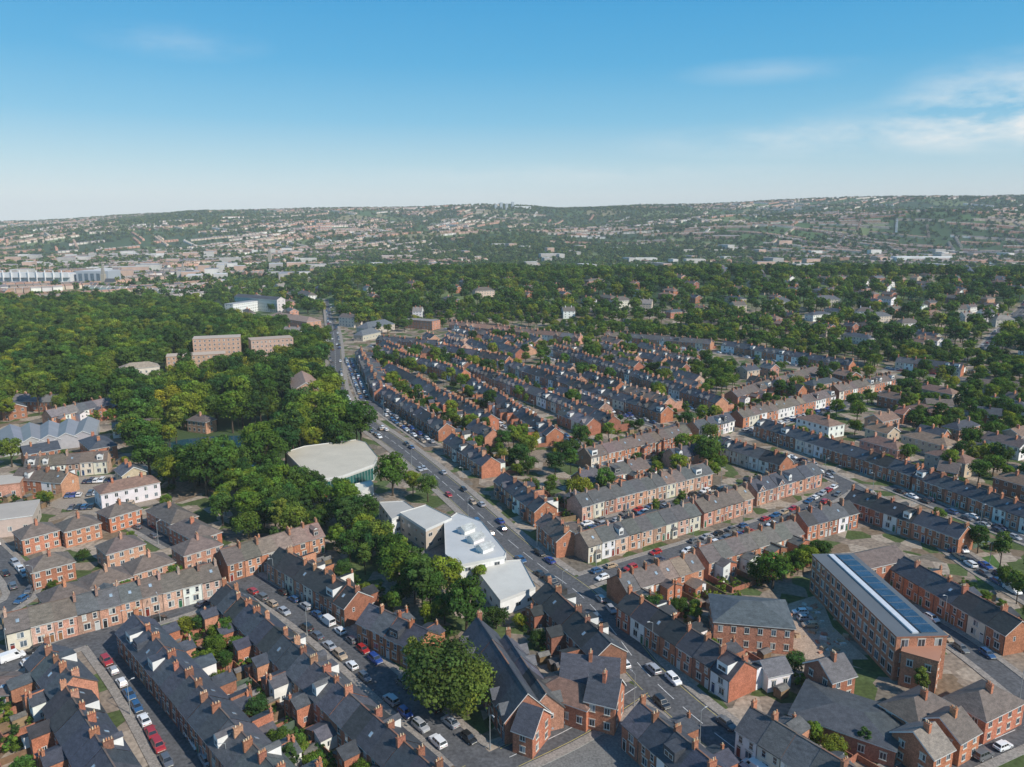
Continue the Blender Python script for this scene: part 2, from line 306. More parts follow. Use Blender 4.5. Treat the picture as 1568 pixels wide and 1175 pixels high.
def block(u0,v0,u1,v1,W=10,h=7,rz=None,roof='hip',wall='brickwork',wc=RED,rc=SLATE,floors=2,step=3.2,name='brick_house',chim=1,front='cam',ww=1.2,rmat=None,lint=True,ov=.35,wh=None,clear=0):
    z=(rz if rz else h); base=0
    p0,p1,L,d,n=axis(u0,v0,u1,v1,z,front)
    if roof=='hip':
        ext=W*.38; p0=(p0[0]-d[0]*ext,p0[1]-d[1]*ext); L+=2*ext
    F=Fr(p0,d,n); hb=W/2; c=(p0[0]+d[0]*L/2,p0[1]+d[1]*L/2,0)
    foot(c,d,L/2,hb)
    E=empty(name,c); WL,RF,WN,CH=MB(),MB(),MB(),MB()
    for s in (1,-1): WL.poly([F(0,s*hb,-1.5),F(L,s*hb,-1.5),F(L,s*hb,h),F(0,s*hb,h)],wall,jit(wc,.05))
    for a in (0,L):
        pts=[F(a,-hb,-1.5),F(a,hb,-1.5),F(a,hb,h)]+([F(a,0,z)] if roof=='gable' else [])+[F(a,-hb,h)]
        WL.poly(pts,wall,jit(wc,.05))
    rm=rmat or 'roof_slate'
    if roof=='flat':
        fbox(RF,F,-.15,L+.15,-hb-.15,hb+.15,h-.02,h+.35,'stone',tuple(x*.8 for x in wc) if wall=='brickwork' else (.6,.6,.58),rm,rc)
    elif roof=='gable':
        sl=(z-h)/hb; ze=h-ov*sl+.1
        for s in (1,-1):
            RF.poly([F(-ov,s*(hb+ov),ze),F(L+ov,s*(hb+ov),ze),F(L+ov,0,z+.1),F(-ov,0,z+.1)],rm,jit(rc,.06))
            RF.poly([F(-ov,s*(hb+ov),ze),F(L+ov,s*(hb+ov),ze),F(L+ov,s*(hb+ov),ze-.2),F(-ov,s*(hb+ov),ze-.2)],'white_trim',(.6,.6,.58))
            for a in (-ov-.01,L+ov+.01): RF.poly([F(a,s*(hb+ov),ze),F(a,0,z+.1),F(a,0,z-.2),F(a,s*(hb+ov),ze-.3)],'white_trim',(.68,.68,.66))
    else:
        i=min(hb,L/2-.05)*.98; ze=h; o=hb+ov
        A=[F(-ov,-o,ze),F(L+ov,-o,ze),F(L+ov,o,ze),F(-ov,o,ze)]; R0=F(i,0,z);R1=F(L-i,0,z)
        RF.poly([A[0],A[1],R1,R0],rm,jit(rc,.06)); RF.poly([A[3],A[2],R1,R0],rm,jit(rc,.06)); RF.poly([A[0],A[3],R0],rm,jit(rc,.06)); RF.poly([A[1],A[2],R1],rm,jit(rc,.06))
        fbox(RF,F,-ov+.02,L+ov-.02,-o+.02,o-.02,ze-.2,ze-.01,'white_trim',(.6,.6,.58),bottom=True)
    if floors>0:
        fh=h/floors
        for fl in range(floors):
            zz=fl*fh+fh*.3; hh=wh or min(1.5,fh*.5)
            k=max(1,int(L/step))
            for j in range(k):
                for s in (1,-1): win(WN,F,L*(j+.5)/k,zz,ww,hh,s*hb,s,False,lint)
            k=max(1,int(W/step/1.2))
            for j in range(k):
                for a,s in ((0,-1),(L,1)): win(WN,F,-hb+W*(j+.5)/k,zz,ww,hh,a,s,False,lint,True)
    for k in range(chim):
        a=L*(k+.5)/chim if chim>1 else L*.5
        chimney(CH,F,a,.6,z-1.2,z+1.1,jit(RED if wall!='brickwork' else wc),.7,1.2,3)
    for B,nm in ((WL,'walls'),(RF,'roof'),(WN,'windows'),(CH,'chimneys')): B.finish(nm,E,c)
    if c[1]>680: E.location.z+=float(hgt(c[0],c[1]))
    if clear: foot((c[0],c[1]-hb-clear/2),(1,0),L/2+2,clear/2)
    return E,F,L
def prism(pts,z,name,wall='painted_render',wc=WHITE,rmat='roof_sheet',rc=(.7,.66,.58),par=.3,glaz=None):
    P=[G(u,v,z) for u,v in pts]; c=(sum(p[0] for p in P)/len(P),sum(p[1] for p in P)/len(P),0)
    xs=[p[0] for p in P]; ys=[p[1] for p in P]
    foot(((min(xs)+max(xs))/2,(min(ys)+max(ys))/2),(1,0),(max(xs)-min(xs))/2*.85,(max(ys)-min(ys))/2*.85)
    E=empty(name,c); WL,RF,WN=MB(),MB(),MB()
    N=len(P)
    RF.poly([(x,y,z) for x,y in P],rmat,rc)
    for i in range(N):
        a,b=P[i],P[(i+1)%N]
        WL.poly([(a[0],a[1],0),(b[0],b[1],0),(b[0],b[1],z-.6),(a[0],a[1],z-.6)],wall,wc)
        RF.poly([(a[0],a[1],z-.6),(b[0],b[1],z-.6),(b[0],b[1],z+par),(a[0],a[1],z+par)],'white_trim',(.6,.6,.58))
        L=math.hypot(b[0]-a[0],b[1]-a[1])
        if L<3: continue
        d=((b[0]-a[0])/L,(b[1]-a[1])/L); nn=(d[1],-d[0])
        if (a[0]+b[0]-2*c[0])*nn[0]+(a[1]+b[1]-2*c[1])*nn[1]<0: nn=(-nn[0],-nn[1])
        F=Fr(a,d,nn)
        if glaz=='curtain':
            if a[0]+b[0]<2*c[0]: continue
            for k in range(int(L/1.5)):
                a0=.3+k*(L-.6)/int(L/1.5); a1=a0+(L-.6)/int(L/1.5)-.15
                WN.poly([F(a0,.05,.4),F(a1,.05,.4),F(a1,.05,z-1.2),F(a0,.05,z-1.2)],'window_glass',(.02,.1,.09))
        elif glaz:
            for k in range(max(1,int(L/4))):
                for zz in ([1.2] if z<6 else [1.2,4.3]):
                    win(WN,F,L*(k+.5)/max(1,int(L/4)),zz,1.8,1.2,0,1,False,False)
    # roof plant and parapet vents
    for B,nm in ((WL,'walls'),(RF,'roof'),(WN,'windows')): B.finish(nm,E,c)
    return c
# ---------------------------------------------------------------- roads
ROADS=[]; RDEF=[]
def smooth(pts,step=3.0):
    P=[np.array(p,float) for p in pts]; P=[2*P[0]-P[1]]+P+[2*P[-1]-P[-2]]; out=[]
    for i in range(1,len(P)-2):
        n=max(2,int(np.linalg.norm(P[i+1]-P[i])/step))
        for k in range(n):
            t=k/n; out.append(.5*((2*P[i])+(-P[i-1]+P[i+1])*t+(2*P[i-1]-5*P[i]+4*P[i+1]-P[i+2])*t*t+(-P[i-1]+3*P[i]-3*P[i+1]+P[i+2])*t**3))
    out.append(P[-2]); return np.array(out)
def road(pts,w=6.5,pav=1.8,dash=True,park=.7,world=False,name='road',lamp=True,pave=True):
    S=smooth([p if world else G(*p) for p in pts]); T=np.gradient(S,axis=0); T/=np.linalg.norm(T,axis=1)[:,None]
    ROADS.append((S,w/2)); RDEF.append((S,T,w,pav,dash,park,name,lamp,pave,len(ROADS)-1))
def rdist(x,y,skip=-1):
    m=1e9
    for i,(S,hw) in enumerate(ROADS):
        if i==skip: continue
        dd=np.min((S[:,0]-x)**2+(S[:,1]-y)**2)
        m=min(m,math.sqrt(dd)-hw)
    return m
def zt_(x,y): return (float(hgt(x,y))+.15) if y>690 else 0
def build_roads():
    for S,T,w,pav,dash,park,name,lamp,pave,k in RDEF:
        z=.02+.003*k; hw=w/2; N=np.stack([-T[:,1],T[:,0]],1)
        R=MB(); PV=MB(); MK=MB()
        for i in range(len(S)-1):
            p=lambda j,o,zz:(S[j,0]+N[j,0]*o,S[j,1]+N[j,1]*o,zz+zt_(S[j,0],S[j,1]))
            R.poly([p(i,-hw,z),p(i+1,-hw,z),p(i+1,hw,z),p(i,hw,z)],'asphalt',(.10,.10,.104))
            if pave:
              for s in (1,-1):
                mid=(S[i]+S[i+1])/2+N[i]*s*(hw+pav/2)
                if rdist(mid[0],mid[1],k)<.6: continue
                zp=z+.12
                PV.poly([p(i,s*hw,zp),p(i+1,s*hw,zp),p(i+1,s*(hw+pav),zp),p(i,s*(hw+pav),zp)],'paving',(.27,.24,.21))
                PV.poly([p(i,s*hw,0),p(i+1,s*hw,0),p(i+1,s*hw,zp),p(i,s*hw,zp)],'stone',(.35,.34,.32))
                PV.poly([p(i,s*(hw+pav),0),p(i+1,s*(hw+pav),0),p(i+1,s*(hw+pav),zp),p(i,s*(hw+pav),zp)],'stone',(.3,.29,.27))
            inj=rdist(S[i,0],S[i,1],k)<0
            if dash and not inj and i%3!=2:
                MK.poly([p(i,-.08,z+.006),p(i+1,-.08,z+.006),p(i+1,.08,z+.006),p(i,.08,z+.006)],'road_paint',(.7,.7,.68))
            if park<.3 and not inj:
                for s in (1,-1): MK.poly([p(i,s*(hw-.4),z+.006),p(i+1,s*(hw-.4),z+.006),p(i+1,s*(hw-.52),z+.006),p(i,s*(hw-.52),z+.006)],'road_paint',(.6,.5,.15))
        c=(float(S[len(S)//2,0]),float(S[len(S)//2,1]),0)
        R.finish(name,None,c); PV.finish('pavement',None,c); MK.finish('road_markings',None,c)
# ---------------------------------------------------------------- vehicles
def car_mesh(kind):
    B=MB(); P=(1,1,1)
    if kind=='hatch': L,W,zb,zr=4.0,1.72,.92,1.46; prof=[(-2.0,.45,.86),(-1.85,.3,.95),(.95,.27,.95),(1.75,.28,.80),(2.0,.4,.66)]; cab=(-1.85,-1.5,.35,1.05)
    elif kind=='estate': L,W,zb,zr=4.6,1.82,.95,1.5; prof=[(-2.3,.45,.88),(-2.15,.3,.98),(1.15,.28,.97),(2.05,.28,.84),(2.3,.42,.68)]; cab=(-1.7,-1.1,.45,1.25)
    elif kind=='suv': L,W,zb,zr=4.4,1.88,1.08,1.7; prof=[(-2.2,.5,1.0),(-2.1,.35,1.1),(1.1,.33,1.1),(1.95,.35,1.0),(2.2,.5,.8)]; cab=(-2.05,-1.8,.5,1.15)
    else: L,W,zb,zr=5.2,1.95,1.2,2.15; prof=[(-2.6,.45,1.2),(-2.55,.35,1.25),(1.5,.35,1.25),(2.4,.38,1.05),(2.6,.5,.8)]; cab=(-2.57,-2.5,1.05,1.75)
    hw=W/2; n=len(prof)
    for i in range(n-1):
        x0,a0,t0=prof[i];x1,a1,t1=prof[i+1]
        w0=hw*(.88 if i==0 else 1);w1=hw*(.86 if i==n-2 else 1)
        for s in (1,-1):
            B.poly([(x0,s*w0,a0),(x1,s*w1,a1),(x1,s*w1,(a1+t1)/2),(x0,s*w0,(a0+t0)/2)],'car_paint',P)
            B.poly([(x0,s*w0,(a0+t0)/2),(x1,s*w1,(a1+t1)/2),(x1,s*(w1-.07),t1),(x0,s*(w0-.07),t0)],'car_paint',P)
        B.poly([(x0,-w0+.07,t0),(x1,-w1+.07,t1),(x1,w1-.07,t1),(x0,w0-.07,t0)],'car_paint',P)
        B.poly([(x0,-w0,a0),(x1,-w1,a1),(x1,w1,a1),(x0,w0,a0)],'rubber',(.02,.02,.02))
    for i,sg in ((0,-1),(n-1,1)):
        x,a,t=prof[i]; w=hw*(.88 if i==0 else .86)
        B.poly([(x,-w,a),(x,w,a),(x,w,(a+t)/2),(x,w-.07,t),(x,-w+.07,t),(x,-w,(a+t)/2)],'car_paint',P)
        for s in (1,-1): B.poly([(x+sg*.012,s*(w-.1),t-.22),(x+sg*.012,s*(w-.45),t-.22),(x+sg*.012,s*(w-.45),t-.07),(x+sg*.012,s*(w-.12),t-.07)],'window_glass',(.6,.6,.6) if sg>0 else (.3,.01,.01))
        B.poly([(x+sg*.012,-.3,a+.08),(x+sg*.012,.3,a+.08),(x+sg*.012,.3,a+.2),(x+sg*.012,-.3,a+.2)],'white_trim',(.6,.6,.5))
    xr0,xr1,xf1,xf0=cab; bw,tw=hw-.09,hw-.26; zb0=prof[1][2]-.01
    if kind=='van': tw=hw-.14
    R=[(xr1,-tw,zr),(xf1,-tw,zr),(xf1,tw,zr),(xr1,tw,zr)]
    Bt=[(xr0,-bw,zb0),(xf0,-bw,zb0),(xf0,bw,zb0),(xr0,bw,zb0)]
    B.poly(R,'car_paint',P)
    for s,(i,j) in ((-1,(0,1)),(1,(3,2))):
        B.poly([Bt[i],Bt[j],R[j],R[i]],'car_paint',P)
        def sp(x,t): return (x,s*(bw+(tw-bw)*t+.012),zb0+(zr-zb0)*t)
        segs=[(.06,.36),(.40,.66),(.69,.93)] if kind!='van' else [(.76,.93)]
        for q0,q1 in segs:
            def X(q,t): return (xr0+(xr1-xr0)*t)*(1-q)+(xf0+(xf1-xf0)*t)*q
            B.poly([sp(X(q0,.12),.12),sp(X(q1,.12),.12),sp(X(q1,.85),.85),sp(X(q0,.85),.85)],'window_glass',(.015,.018,.02))
    for (i,j,sg) in ((1,2,1),(0,3,-1)):
        B.poly([Bt[i],Bt[j],R[j],R[i]],'car_paint',P)
        l=lambda a,b,t:tuple(a[k]+(b[k]-a[k])*t+(sg*.012 if k==0 else 0) for k in range(3))
        q=[l(Bt[i],R[i],.08),l(Bt[j],R[j],.08),l(Bt[j],R[j],.9),l(Bt[i],R[i],.9)]
        q=[(p[0],p[1]*.92,p[2]+.005) for p in q]
        B.poly(q,'window_glass',(.02,.025,.03))
    for x in (-L*.31,L*.32):
        for s in (1,-1):
            rad=.33; ring=[(x+rad*math.cos(t*math.pi/6),rad+rad*math.sin(t*math.pi/6)) for t in range(12)]
            yo,yi=s*(hw+.015),s*(hw-.2)
            B.poly([(p[0],yo,p[1]) for p in ring],'rubber',(.02,.02,.02))
            B.poly([(x+(p[0]-x)*.6,yo+s*.01,rad+(p[1]-rad)*.6) for p in ring],'metal_grey',(.35,.35,.36))
            for k in range(12):
                a,b=ring[k],ring[(k+1)%12]; B.poly([(a[0],yo,a[1]),(b[0],yo,b[1]),(b[0],yi,b[1]),(a[0],yi,a[1])],'rubber',(.02,.02,.02))
    for s in (1,-1): fbox(B,lambda a,b,z:(a,b,z),xf0-.35,xf0-.2,s*(hw-.02),s*(hw+.16),zb0,zb0+.14,'car_paint',P)
    o=B.finish('tmp'); me=o.data; bpy.data.objects.remove(o); me.name=kind+'_body'; return me
CARS={k:car_mesh(k) for k in ('hatch','estate','suv','van')}
CC=[(.75,.75,.75),(.75,.75,.75),(.02,.02,.022),(.02,.02,.022),(.35,.36,.38),(.35,.36,.38),(.12,.125,.13),(.1,.11,.13),(.35,.02,.02),(.02,.06,.25),(.03,.09,.2),(.04,.05,.09),(.4,.3,.2)]
def car(x,y,ang,z=.05,name='parked_car'):
    k=random.choice(['hatch','hatch','hatch','estate','estate','suv','suv','van' if random.random()<.5 else 'hatch'])
    if k=='van': name=name.replace('car','van')
    o=bpy.data.objects.new(name,CARS[k]); scene.collection.objects.link(o); o.location=(x,y,z)
    o.rotation_euler=(0,0,ang+random.choice([0,math.pi])+random.uniform(-.03,.03)); o.color=(*(random.choice(CC) if k!='van' else random.choice(CC[:3])),1)
def build_cars():
    for S,T,w,pav,dash,park,name,lamp,pave,k in RDEF:
        z=.02+.003*k; seg=np.linalg.norm(np.diff(S,axis=0),axis=1); cum=np.concatenate([[0],np.cumsum(seg)]); L=cum[-1]
        for s in (1,-1):
            q=random.uniform(3,8)
            while q<L-5:
                if random.random()<park:
                    x=np.interp(q,cum,S[:,0]);y=np.interp(q,cum,S[:,1]);i=min(len(T)-1,int(np.searchsorted(cum,q)))
                    t=T[i]; off=s*(w/2-1.05); px,py=x-t[1]*off,y+t[0]*off
                    if rdist(px,py,k)>3 and py<900: car(px,py,math.atan2(t[1],t[0]),z+zt_(px,py))
                q+=random.uniform(5.0,6.3)
        if park<.5 and w>8:
            q=20
            while q<L-10:
                x=np.interp(q,cum,S[:,0]);y=np.interp(q,cum,S[:,1]);i=min(len(T)-1,int(np.searchsorted(cum,q))); t=T[i]; s=random.choice([1,-1])
                car(x-t[1]*s*1.7,y+t[0]*s*1.7,math.atan2(t[1],t[0]),z+zt_(x,y),'moving_car'); q+=random.uniform(22,70)
        if lamp:
            q=10;s=1
            while q<L:
                x=np.interp(q,cum,S[:,0]);y=np.interp(q,cum,S[:,1]);i=min(len(T)-1,int(np.searchsorted(cum,q))); t=T[i]
                off=s*(w/2+.5); px,py=x-t[1]*off,y+t[0]*off
                if rdist(px,py,k)>.5 and py<600:
                    o=bpy.data.objects.new('street_lamp',LAMP); scene.collection.objects.link(o); o.location=(px,py,.1); o.rotation_euler=(0,0,math.atan2(t[0]*-s,t[1]*s))
                q+=32;s=-s
def lamp_mesh():
    B=MB(); I=lambda a,b,z:(a,b,z)
    def cyl(p,q,r0,r1,n=8):
        p,q=Vector(p),Vector(q); d=(q-p).normalized(); u=d.orthogonal().normalized(); w=d.cross(u)
        for k in range(n):
            a,b=2*math.pi*k/n,2*math.pi*(k+1)/n
            B.poly([tuple(p+(u*math.cos(a)+w*math.sin(a))*r0),tuple(p+(u*math.cos(b)+w*math.sin(b))*r0),tuple(q+(u*math.cos(b)+w*math.sin(b))*r1),tuple(q+(u*math.cos(a)+w*math.sin(a))*r1)],'metal_grey',(.3,.32,.32))
    cyl((0,0,0),(0,0,1.3),.12,.12); cyl((0,0,1.3),(0,0,7.5),.08,.05); cyl((0,0,7.5),(.9,0,7.9),.05,.04)
    fbox(B,I,.8,1.5,-.13,.13,7.85,8.0,'metal_grey',(.4,.4,.4),bottom=True,tp=.05)
    o=B.finish('tmp'); me=o.data; bpy.data.objects.remove(o); return me
LAMP=lamp_mesh()
# ---------------------------------------------------------------- trees
def tree_mesh(seed,H=12.,R=4.6,ncl=20,nl=170,ls=.5,shape=1.0,col=(.062,.10,.026),trunk=True,z0=.32):
    r=np.random.RandomState(seed); V=[];Fc=[];M=[];C=[]
    def addcone(p,q,r0,r1,n=6):
        p,q=Vector(p),Vector(q); d=(q-p).normalized(); u=d.orthogonal().normalized(); w=d.cross(u); k0=len(V)
        for (pt,rr) in ((p,r0),(q,r1)):
            for k in range(n):
                a=2*math.pi*k/n; V.append(tuple(pt+(u*math.cos(a)+w*math.sin(a))*rr))
        for k in range(n): Fc.append((k0+k,k0+(k+1)%n,k0+n+(k+1)%n,k0+n+k)); M.append(0); C.append((.09,.07,.05))
    cz=H*(1+z0)/2; hz=H*(1-z0)/2
    cents=[]
    for k in range(ncl):
        a=k*2.4+r.uniform(-.4,.4); zz=-0.85+1.75*(k+.5)/ncl; rr=math.sqrt(max(0,1-zz*zz*.9))
        f=r.uniform(.45,.88)
        cents.append((R*rr*math.cos(a)*f,R*rr*math.sin(a)*f,cz+hz*zz*.78*shape+r.uniform(-.5,.5),R*r.uniform(.24,.5)))
    if trunk:
        addcone((0,0,-.3),(.1,.1,H*.3),R*.075,R*.055,8); addcone((.1,.1,H*.3),(0,.2,H*.72),R*.055,R*.02)
        for k in range(7):
            c=cents[int(k*ncl/7)]; addcone((.05,.05,H*(.25+.05*k)),(c[0]*.85,c[1]*.85,c[2]),R*.035,R*.01,5)
    P=[];Nn=[];Cc=[]
    for (x,y,z,cr) in cents:
        n=int(nl*(cr/(R*.4))**2); d=r.normal(size=(n,3)); d/=np.linalg.norm(d,axis=1)[:,None]; d[:,2]=np.where(d[:,2]<-.3,-d[:,2],d[:,2])
        rad=cr*np.clip(r.normal(.93,.18,n),.4,1.4)
        p=np.array([x,y,z])+d*rad[:,None]*np.array([1,1,.85]); nn=d+r.normal(size=(n,3))*.45+np.array([0,0,.35]); nn/=np.linalg.norm(nn,axis=1)[:,None]
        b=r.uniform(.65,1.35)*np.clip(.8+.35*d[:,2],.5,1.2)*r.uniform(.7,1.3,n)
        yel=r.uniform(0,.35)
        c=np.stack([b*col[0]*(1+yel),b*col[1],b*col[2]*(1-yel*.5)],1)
        P.append(p);Nn.append(nn);Cc.append(c)
    P=np.concatenate(P);Nn=np.concatenate(Nn);Cc=np.concatenate(Cc); n=len(P)
    up=r.normal(size=(n,3)); t=np.cross(Nn,up); t/=np.linalg.norm(t,axis=1)[:,None]; bt=np.cross(Nn,t)
    s=(ls*r.uniform(.6,1.4,n))[:,None]
    q=np.stack([P-t*s*.6-bt*s*.15,P+t*s*.1-bt*s*.5,P+t*s*.6+bt*s*.1,P-t*s*.05+bt*s*.5],1).reshape(-1,3)
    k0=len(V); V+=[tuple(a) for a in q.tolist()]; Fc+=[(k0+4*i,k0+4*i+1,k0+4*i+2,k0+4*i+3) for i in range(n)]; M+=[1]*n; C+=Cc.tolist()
    o=mkobj('tmp',V,Fc,['bark','foliage'],M,C); me=o.data; bpy.data.objects.remove(o); return me
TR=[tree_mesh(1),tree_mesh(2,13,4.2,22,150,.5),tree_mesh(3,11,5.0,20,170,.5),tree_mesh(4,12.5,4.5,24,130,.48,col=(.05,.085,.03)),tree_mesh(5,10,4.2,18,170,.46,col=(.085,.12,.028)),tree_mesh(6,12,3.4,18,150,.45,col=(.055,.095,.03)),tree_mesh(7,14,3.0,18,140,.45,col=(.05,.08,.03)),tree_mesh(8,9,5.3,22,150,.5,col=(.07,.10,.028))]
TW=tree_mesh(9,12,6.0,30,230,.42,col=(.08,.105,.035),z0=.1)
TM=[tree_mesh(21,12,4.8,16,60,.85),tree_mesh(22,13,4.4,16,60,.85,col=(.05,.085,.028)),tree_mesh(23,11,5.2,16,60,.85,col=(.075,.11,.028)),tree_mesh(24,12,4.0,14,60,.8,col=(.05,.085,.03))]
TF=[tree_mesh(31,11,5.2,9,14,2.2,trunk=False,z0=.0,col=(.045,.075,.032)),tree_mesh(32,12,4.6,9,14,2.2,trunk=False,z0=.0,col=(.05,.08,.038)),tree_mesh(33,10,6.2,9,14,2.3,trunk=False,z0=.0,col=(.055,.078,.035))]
SH=[tree_mesh(41,2.2,1.2,8,60,.28,trunk=False,z0=0,col=(.07,.11,.03)),tree_mesh(42,3.,1.3,8,70,.28,trunk=False,z0=0,col=(.05,.09,.03))]
def tree(x,y,h,me=None,name='broadleaf_tree',z=0):
    me=me or random.choice(TR); o=bpy.data.objects.new(name,me); scene.collection.objects.link(o); s=h/12; o.location=(x,y,z)
    o.scale=(s*random.uniform(.9,1.15),s*random.uniform(.9,1.15),s); o.rotation_euler=(0,0,random.uniform(0,6.28))
def instancer(name,pts,me,childname):
    """one instanced mass: pts = (x,y,z,scale)"""
    if not len(pts): return
    V=[];F=[]
    for i,(x,y,z,s) in enumerate(pts):
        a=random.uniform(0,6.28); h=s*.5
        for k in range(4):
            t=a+k*math.pi/2+math.pi/4; V.append((x+math.cos(t)*h*1.41421,y+math.sin(t)*h*1.41421,z))
        F.append((4*i,4*i+1,4*i+2,4*i+3))
    m=bpy.data.meshes.new(name); m.from_pydata(V,[],F); o=bpy.data.objects.new(name,m); scene.collection.objects.link(o)
    o.instance_type='FACES'; o.use_instance_faces_scale=True; o.instance_faces_scale=1.0; o.show_instancer_for_render=False
    c=bpy.data.objects.new(childname,me); scene.collection.objects.link(c); c.parent=o
# ---------------------------------------------------------------- ground sheet
rows=np.concatenate([np.linspace(-300,680,20),np.linspace(690,1600,80),np.linspace(1620,2000,16),np.linspace(2040,5400,110),np.linspace(5500,12000,20)])
cols=np.linspace(-1.5,1.5,150)
V=[];Fa=[]
for y in rows:
    xs=cols*(abs(y)+500); zs=hgt(xs,np.full_like(xs,y))
    V+=list(zip(xs.tolist(),[float(y)]*len(xs),zs.tolist()))
nc=len(cols)
for i in range(len(rows)-1):
    for j in range(nc-1): Fa.append((i*nc+j,i*nc+j+1,(i+1)*nc+j+1,(i+1)*nc+j))
gr=mkobj('ground',V,Fa,['ground_cover']); gr.data.polygons.foreach_set('use_smooth',[True]*len(Fa))
# ---------------------------------------------------------------- road network
road([(503,458),(505,474),(512,520),(514,565),(520,605),(552,640),(620,690),(700,757),(770,820),(830,868),(885,908),(930,955),(985,1025),(1060,1095),(1170,1180),(1260,1250)],9.5,2.6,True,.28,name='main_road')
road([(885,893),(960,868),(1100,825),(1220,785),(1300,742)],6.5,1.8,False,.75,name='side_street')
road([(150,965),(215,1050),(290,1175),(340,1260)],8,1.8,False,.8,name='residential_street')
road([(372,885),(480,955),(600,1055),(720,1160),(800,1240)],7.5,1.8,False,.8,name='residential_street')
road([(-60,1045),(0,1025),(150,972),(300,925),(380,888)],7,1.8,False,.5,name='residential_street')
road([(700,1200),(780,1160),(880,1112),(975,1052)],7,2,True,.2,name='side_street')
road([(1380,930),(1470,985),(1568,1060),(1640,1120)],6.5,1.8,False,.6,name='residential_street')
road([(1380,1200),(1460,1160),(1568,1112),(1640,1080)],7,1.8,True,.3,name='residential_street')
road([(-60,800),(0,855),(35,905),(0,935)],6,1.8,False,.5,name='residential_close')
road([(130,800),(200,800),(270,835)],6,1.8,False,.4,name='residential_close')
road([(1300,742),(1215,705),(1130,690)],6,1.8,False,.7,name='side_street')
road([(1300,742),(1400,800),(1500,870),(1600,930)],6,1.8,False,.7,name='side_street')
road([(1500,545),(1530,510),(1568,470),(1600,440)],9,2,True,.3,name='avenue')
# ---------------------------------------------------------------- terraces
T=terrace
T(205,940,470,1230,'cam',white=.1,dorm=.06)
T(345,893,720,1225,'far',white=.15,dorm=.1,roof=(.06,.066,.076))
T(428,838,548,905,'cam',white=.05,yard=6); T(566,925,655,966,'cam',white=.0,brick=(.43,.15,.075),yard=6)
T(5,940,330,860,'cam',white=.3,brick=PINK,roof=BROWN,dorm=.02); T(338,842,486,800,'cam',white=.1,roof=BROWN)
T(68,985,112,1035,'far',brick=RED,dorm=.3); T(100,1050,200,1215,'far',dorm=.35,white=.1)
T(-70,1040,30,1035,'cam',brick=PINK,off=False,eave=3,rz=4.5,roof=BROWN,potp=.2,name='garage_block',yard=0)
T(552,533,584,592,'cam',w=5.5,gablet=.5,det=1)
T(590,592,684,648,'cam',w=5.2,gablet=.6,bay=.6)
T(692,664,752,700,'cam',gablet=.2,bay=.5,white=.1); T(772,722,836,768,'cam',w=5.5,gablet=.7,bay=.6); T(840,783,872,812,'cam',roof=BROWN)
T(596,556,752,634,'far',det=1); T(588,532,712,566,'cam',det=1,w=5.2,gablet=.4); T(724,578,850,655,'far',det=1,dorm=.3)
T(722,557,940,637,'cam',w=5.2,gablet=.6,det=1,white=.25); T(672,527,780,545,'far',det=1); T(780,552,1022,622,'cam',det=1,white=.15,gablet=.3)
T(850,528,1106,608,'cam',w=5.4,gablet=.85,det=1); T(580,514,680,522,'cam',w=5.5,gablet=.5,det=1)
T(640,575,690,610,'far',det=1)
T(692,490,890,512,'cam',w=6.5,brick=(.48,.2,.13),roof=(.2,.13,.1),gablet=.4,det=1)
T(930,508,1090,520,'cam',w=6,roof=BROWN,gablet=.4,det=1); T(1110,522,1306,552,'cam',w=6.5,gablet=.5,det=1)
T(895,686,1048,650,'cam',roof=BROWN,white=.35,dorm=.3); T(885,722,985,700,'far',roof=BROWN,dorm=.25); T(880,757,1080,708,'cam',brick=PINK,roof=BROWN,white=.15)
T(888,815,1060,768,'cam',w=5.2,brick=PINK,roof=(.12,.105,.095),white=.45,bay=.3); T(1064,766,1140,744,'cam',brick=PINK,roof=BROWN,white=.2); T(1146,736,1246,708,'cam',brick=PINK,w=5.5,roof=SLATE,gablet=.3,white=.1)
T(945,880,1062,846,'far',roof=BROWN,white=.3); T(1070,838,1215,795,'far',roof=(.12,.11,.10),white=.35); T(1222,785,1300,765,'cam',brick=RED)
T(1060,645,1115,632,'cam',white=.5,dorm=.3); T(1128,628,1270,596,'cam',roof=BROWN,white=.3,dorm=.25,det=1); T(1276,590,1362,572,'cam',roof=BROWN,white=.4,dorm=.3,det=1)
T(960,668,1046,646,'far',det=1,white=.3); T(1100,668,1205,698,'cam',white=.3,dorm=.25)
T(1165,640,1408,714,'cam',w=5.2,white=.25,dorm=.25); T(1412,716,1600,782,'cam',dorm=.2,white=.1)
T(1306,748,1482,806,'cam',dorm=.2,white=.1,brick=RED); T(1385,852,1565,950,'cam',white=.05,dorm=.15)
T(1120,598,1250,560,'far',det=1,roof=BROWN); T(1375,546,1475,557,'cam',w=6,white=.3,det=1); T(1150,575,1230,590,'cam',det=1)
T(838,892,935,985,'far',w=5.2,dorm=.25,brick=RED2,white=.1,yard=4)
T(965,905,1140,1012,'cam',w=5.2,white=.45,dorm=.2,roof=(.055,.055,.06)); T(980,1075,1130,1200,'cam',w=5.5,white=.1,roof=SLATE)
T(1150,1082,1340,1195,'cam',w=5.5,white=.8,dorm=.1,roof=(.09,.09,.095))
T(25,603,118,606,'cam',det=1,white=.2,roof=GREY); T(70,628,168,608,'far',det=1,roof=GREY); T(40,700,165,690,'cam',roof=BROWN,brick=PINK,off=False); T(30,716,105,722,'far',roof=BROWN,off=False)
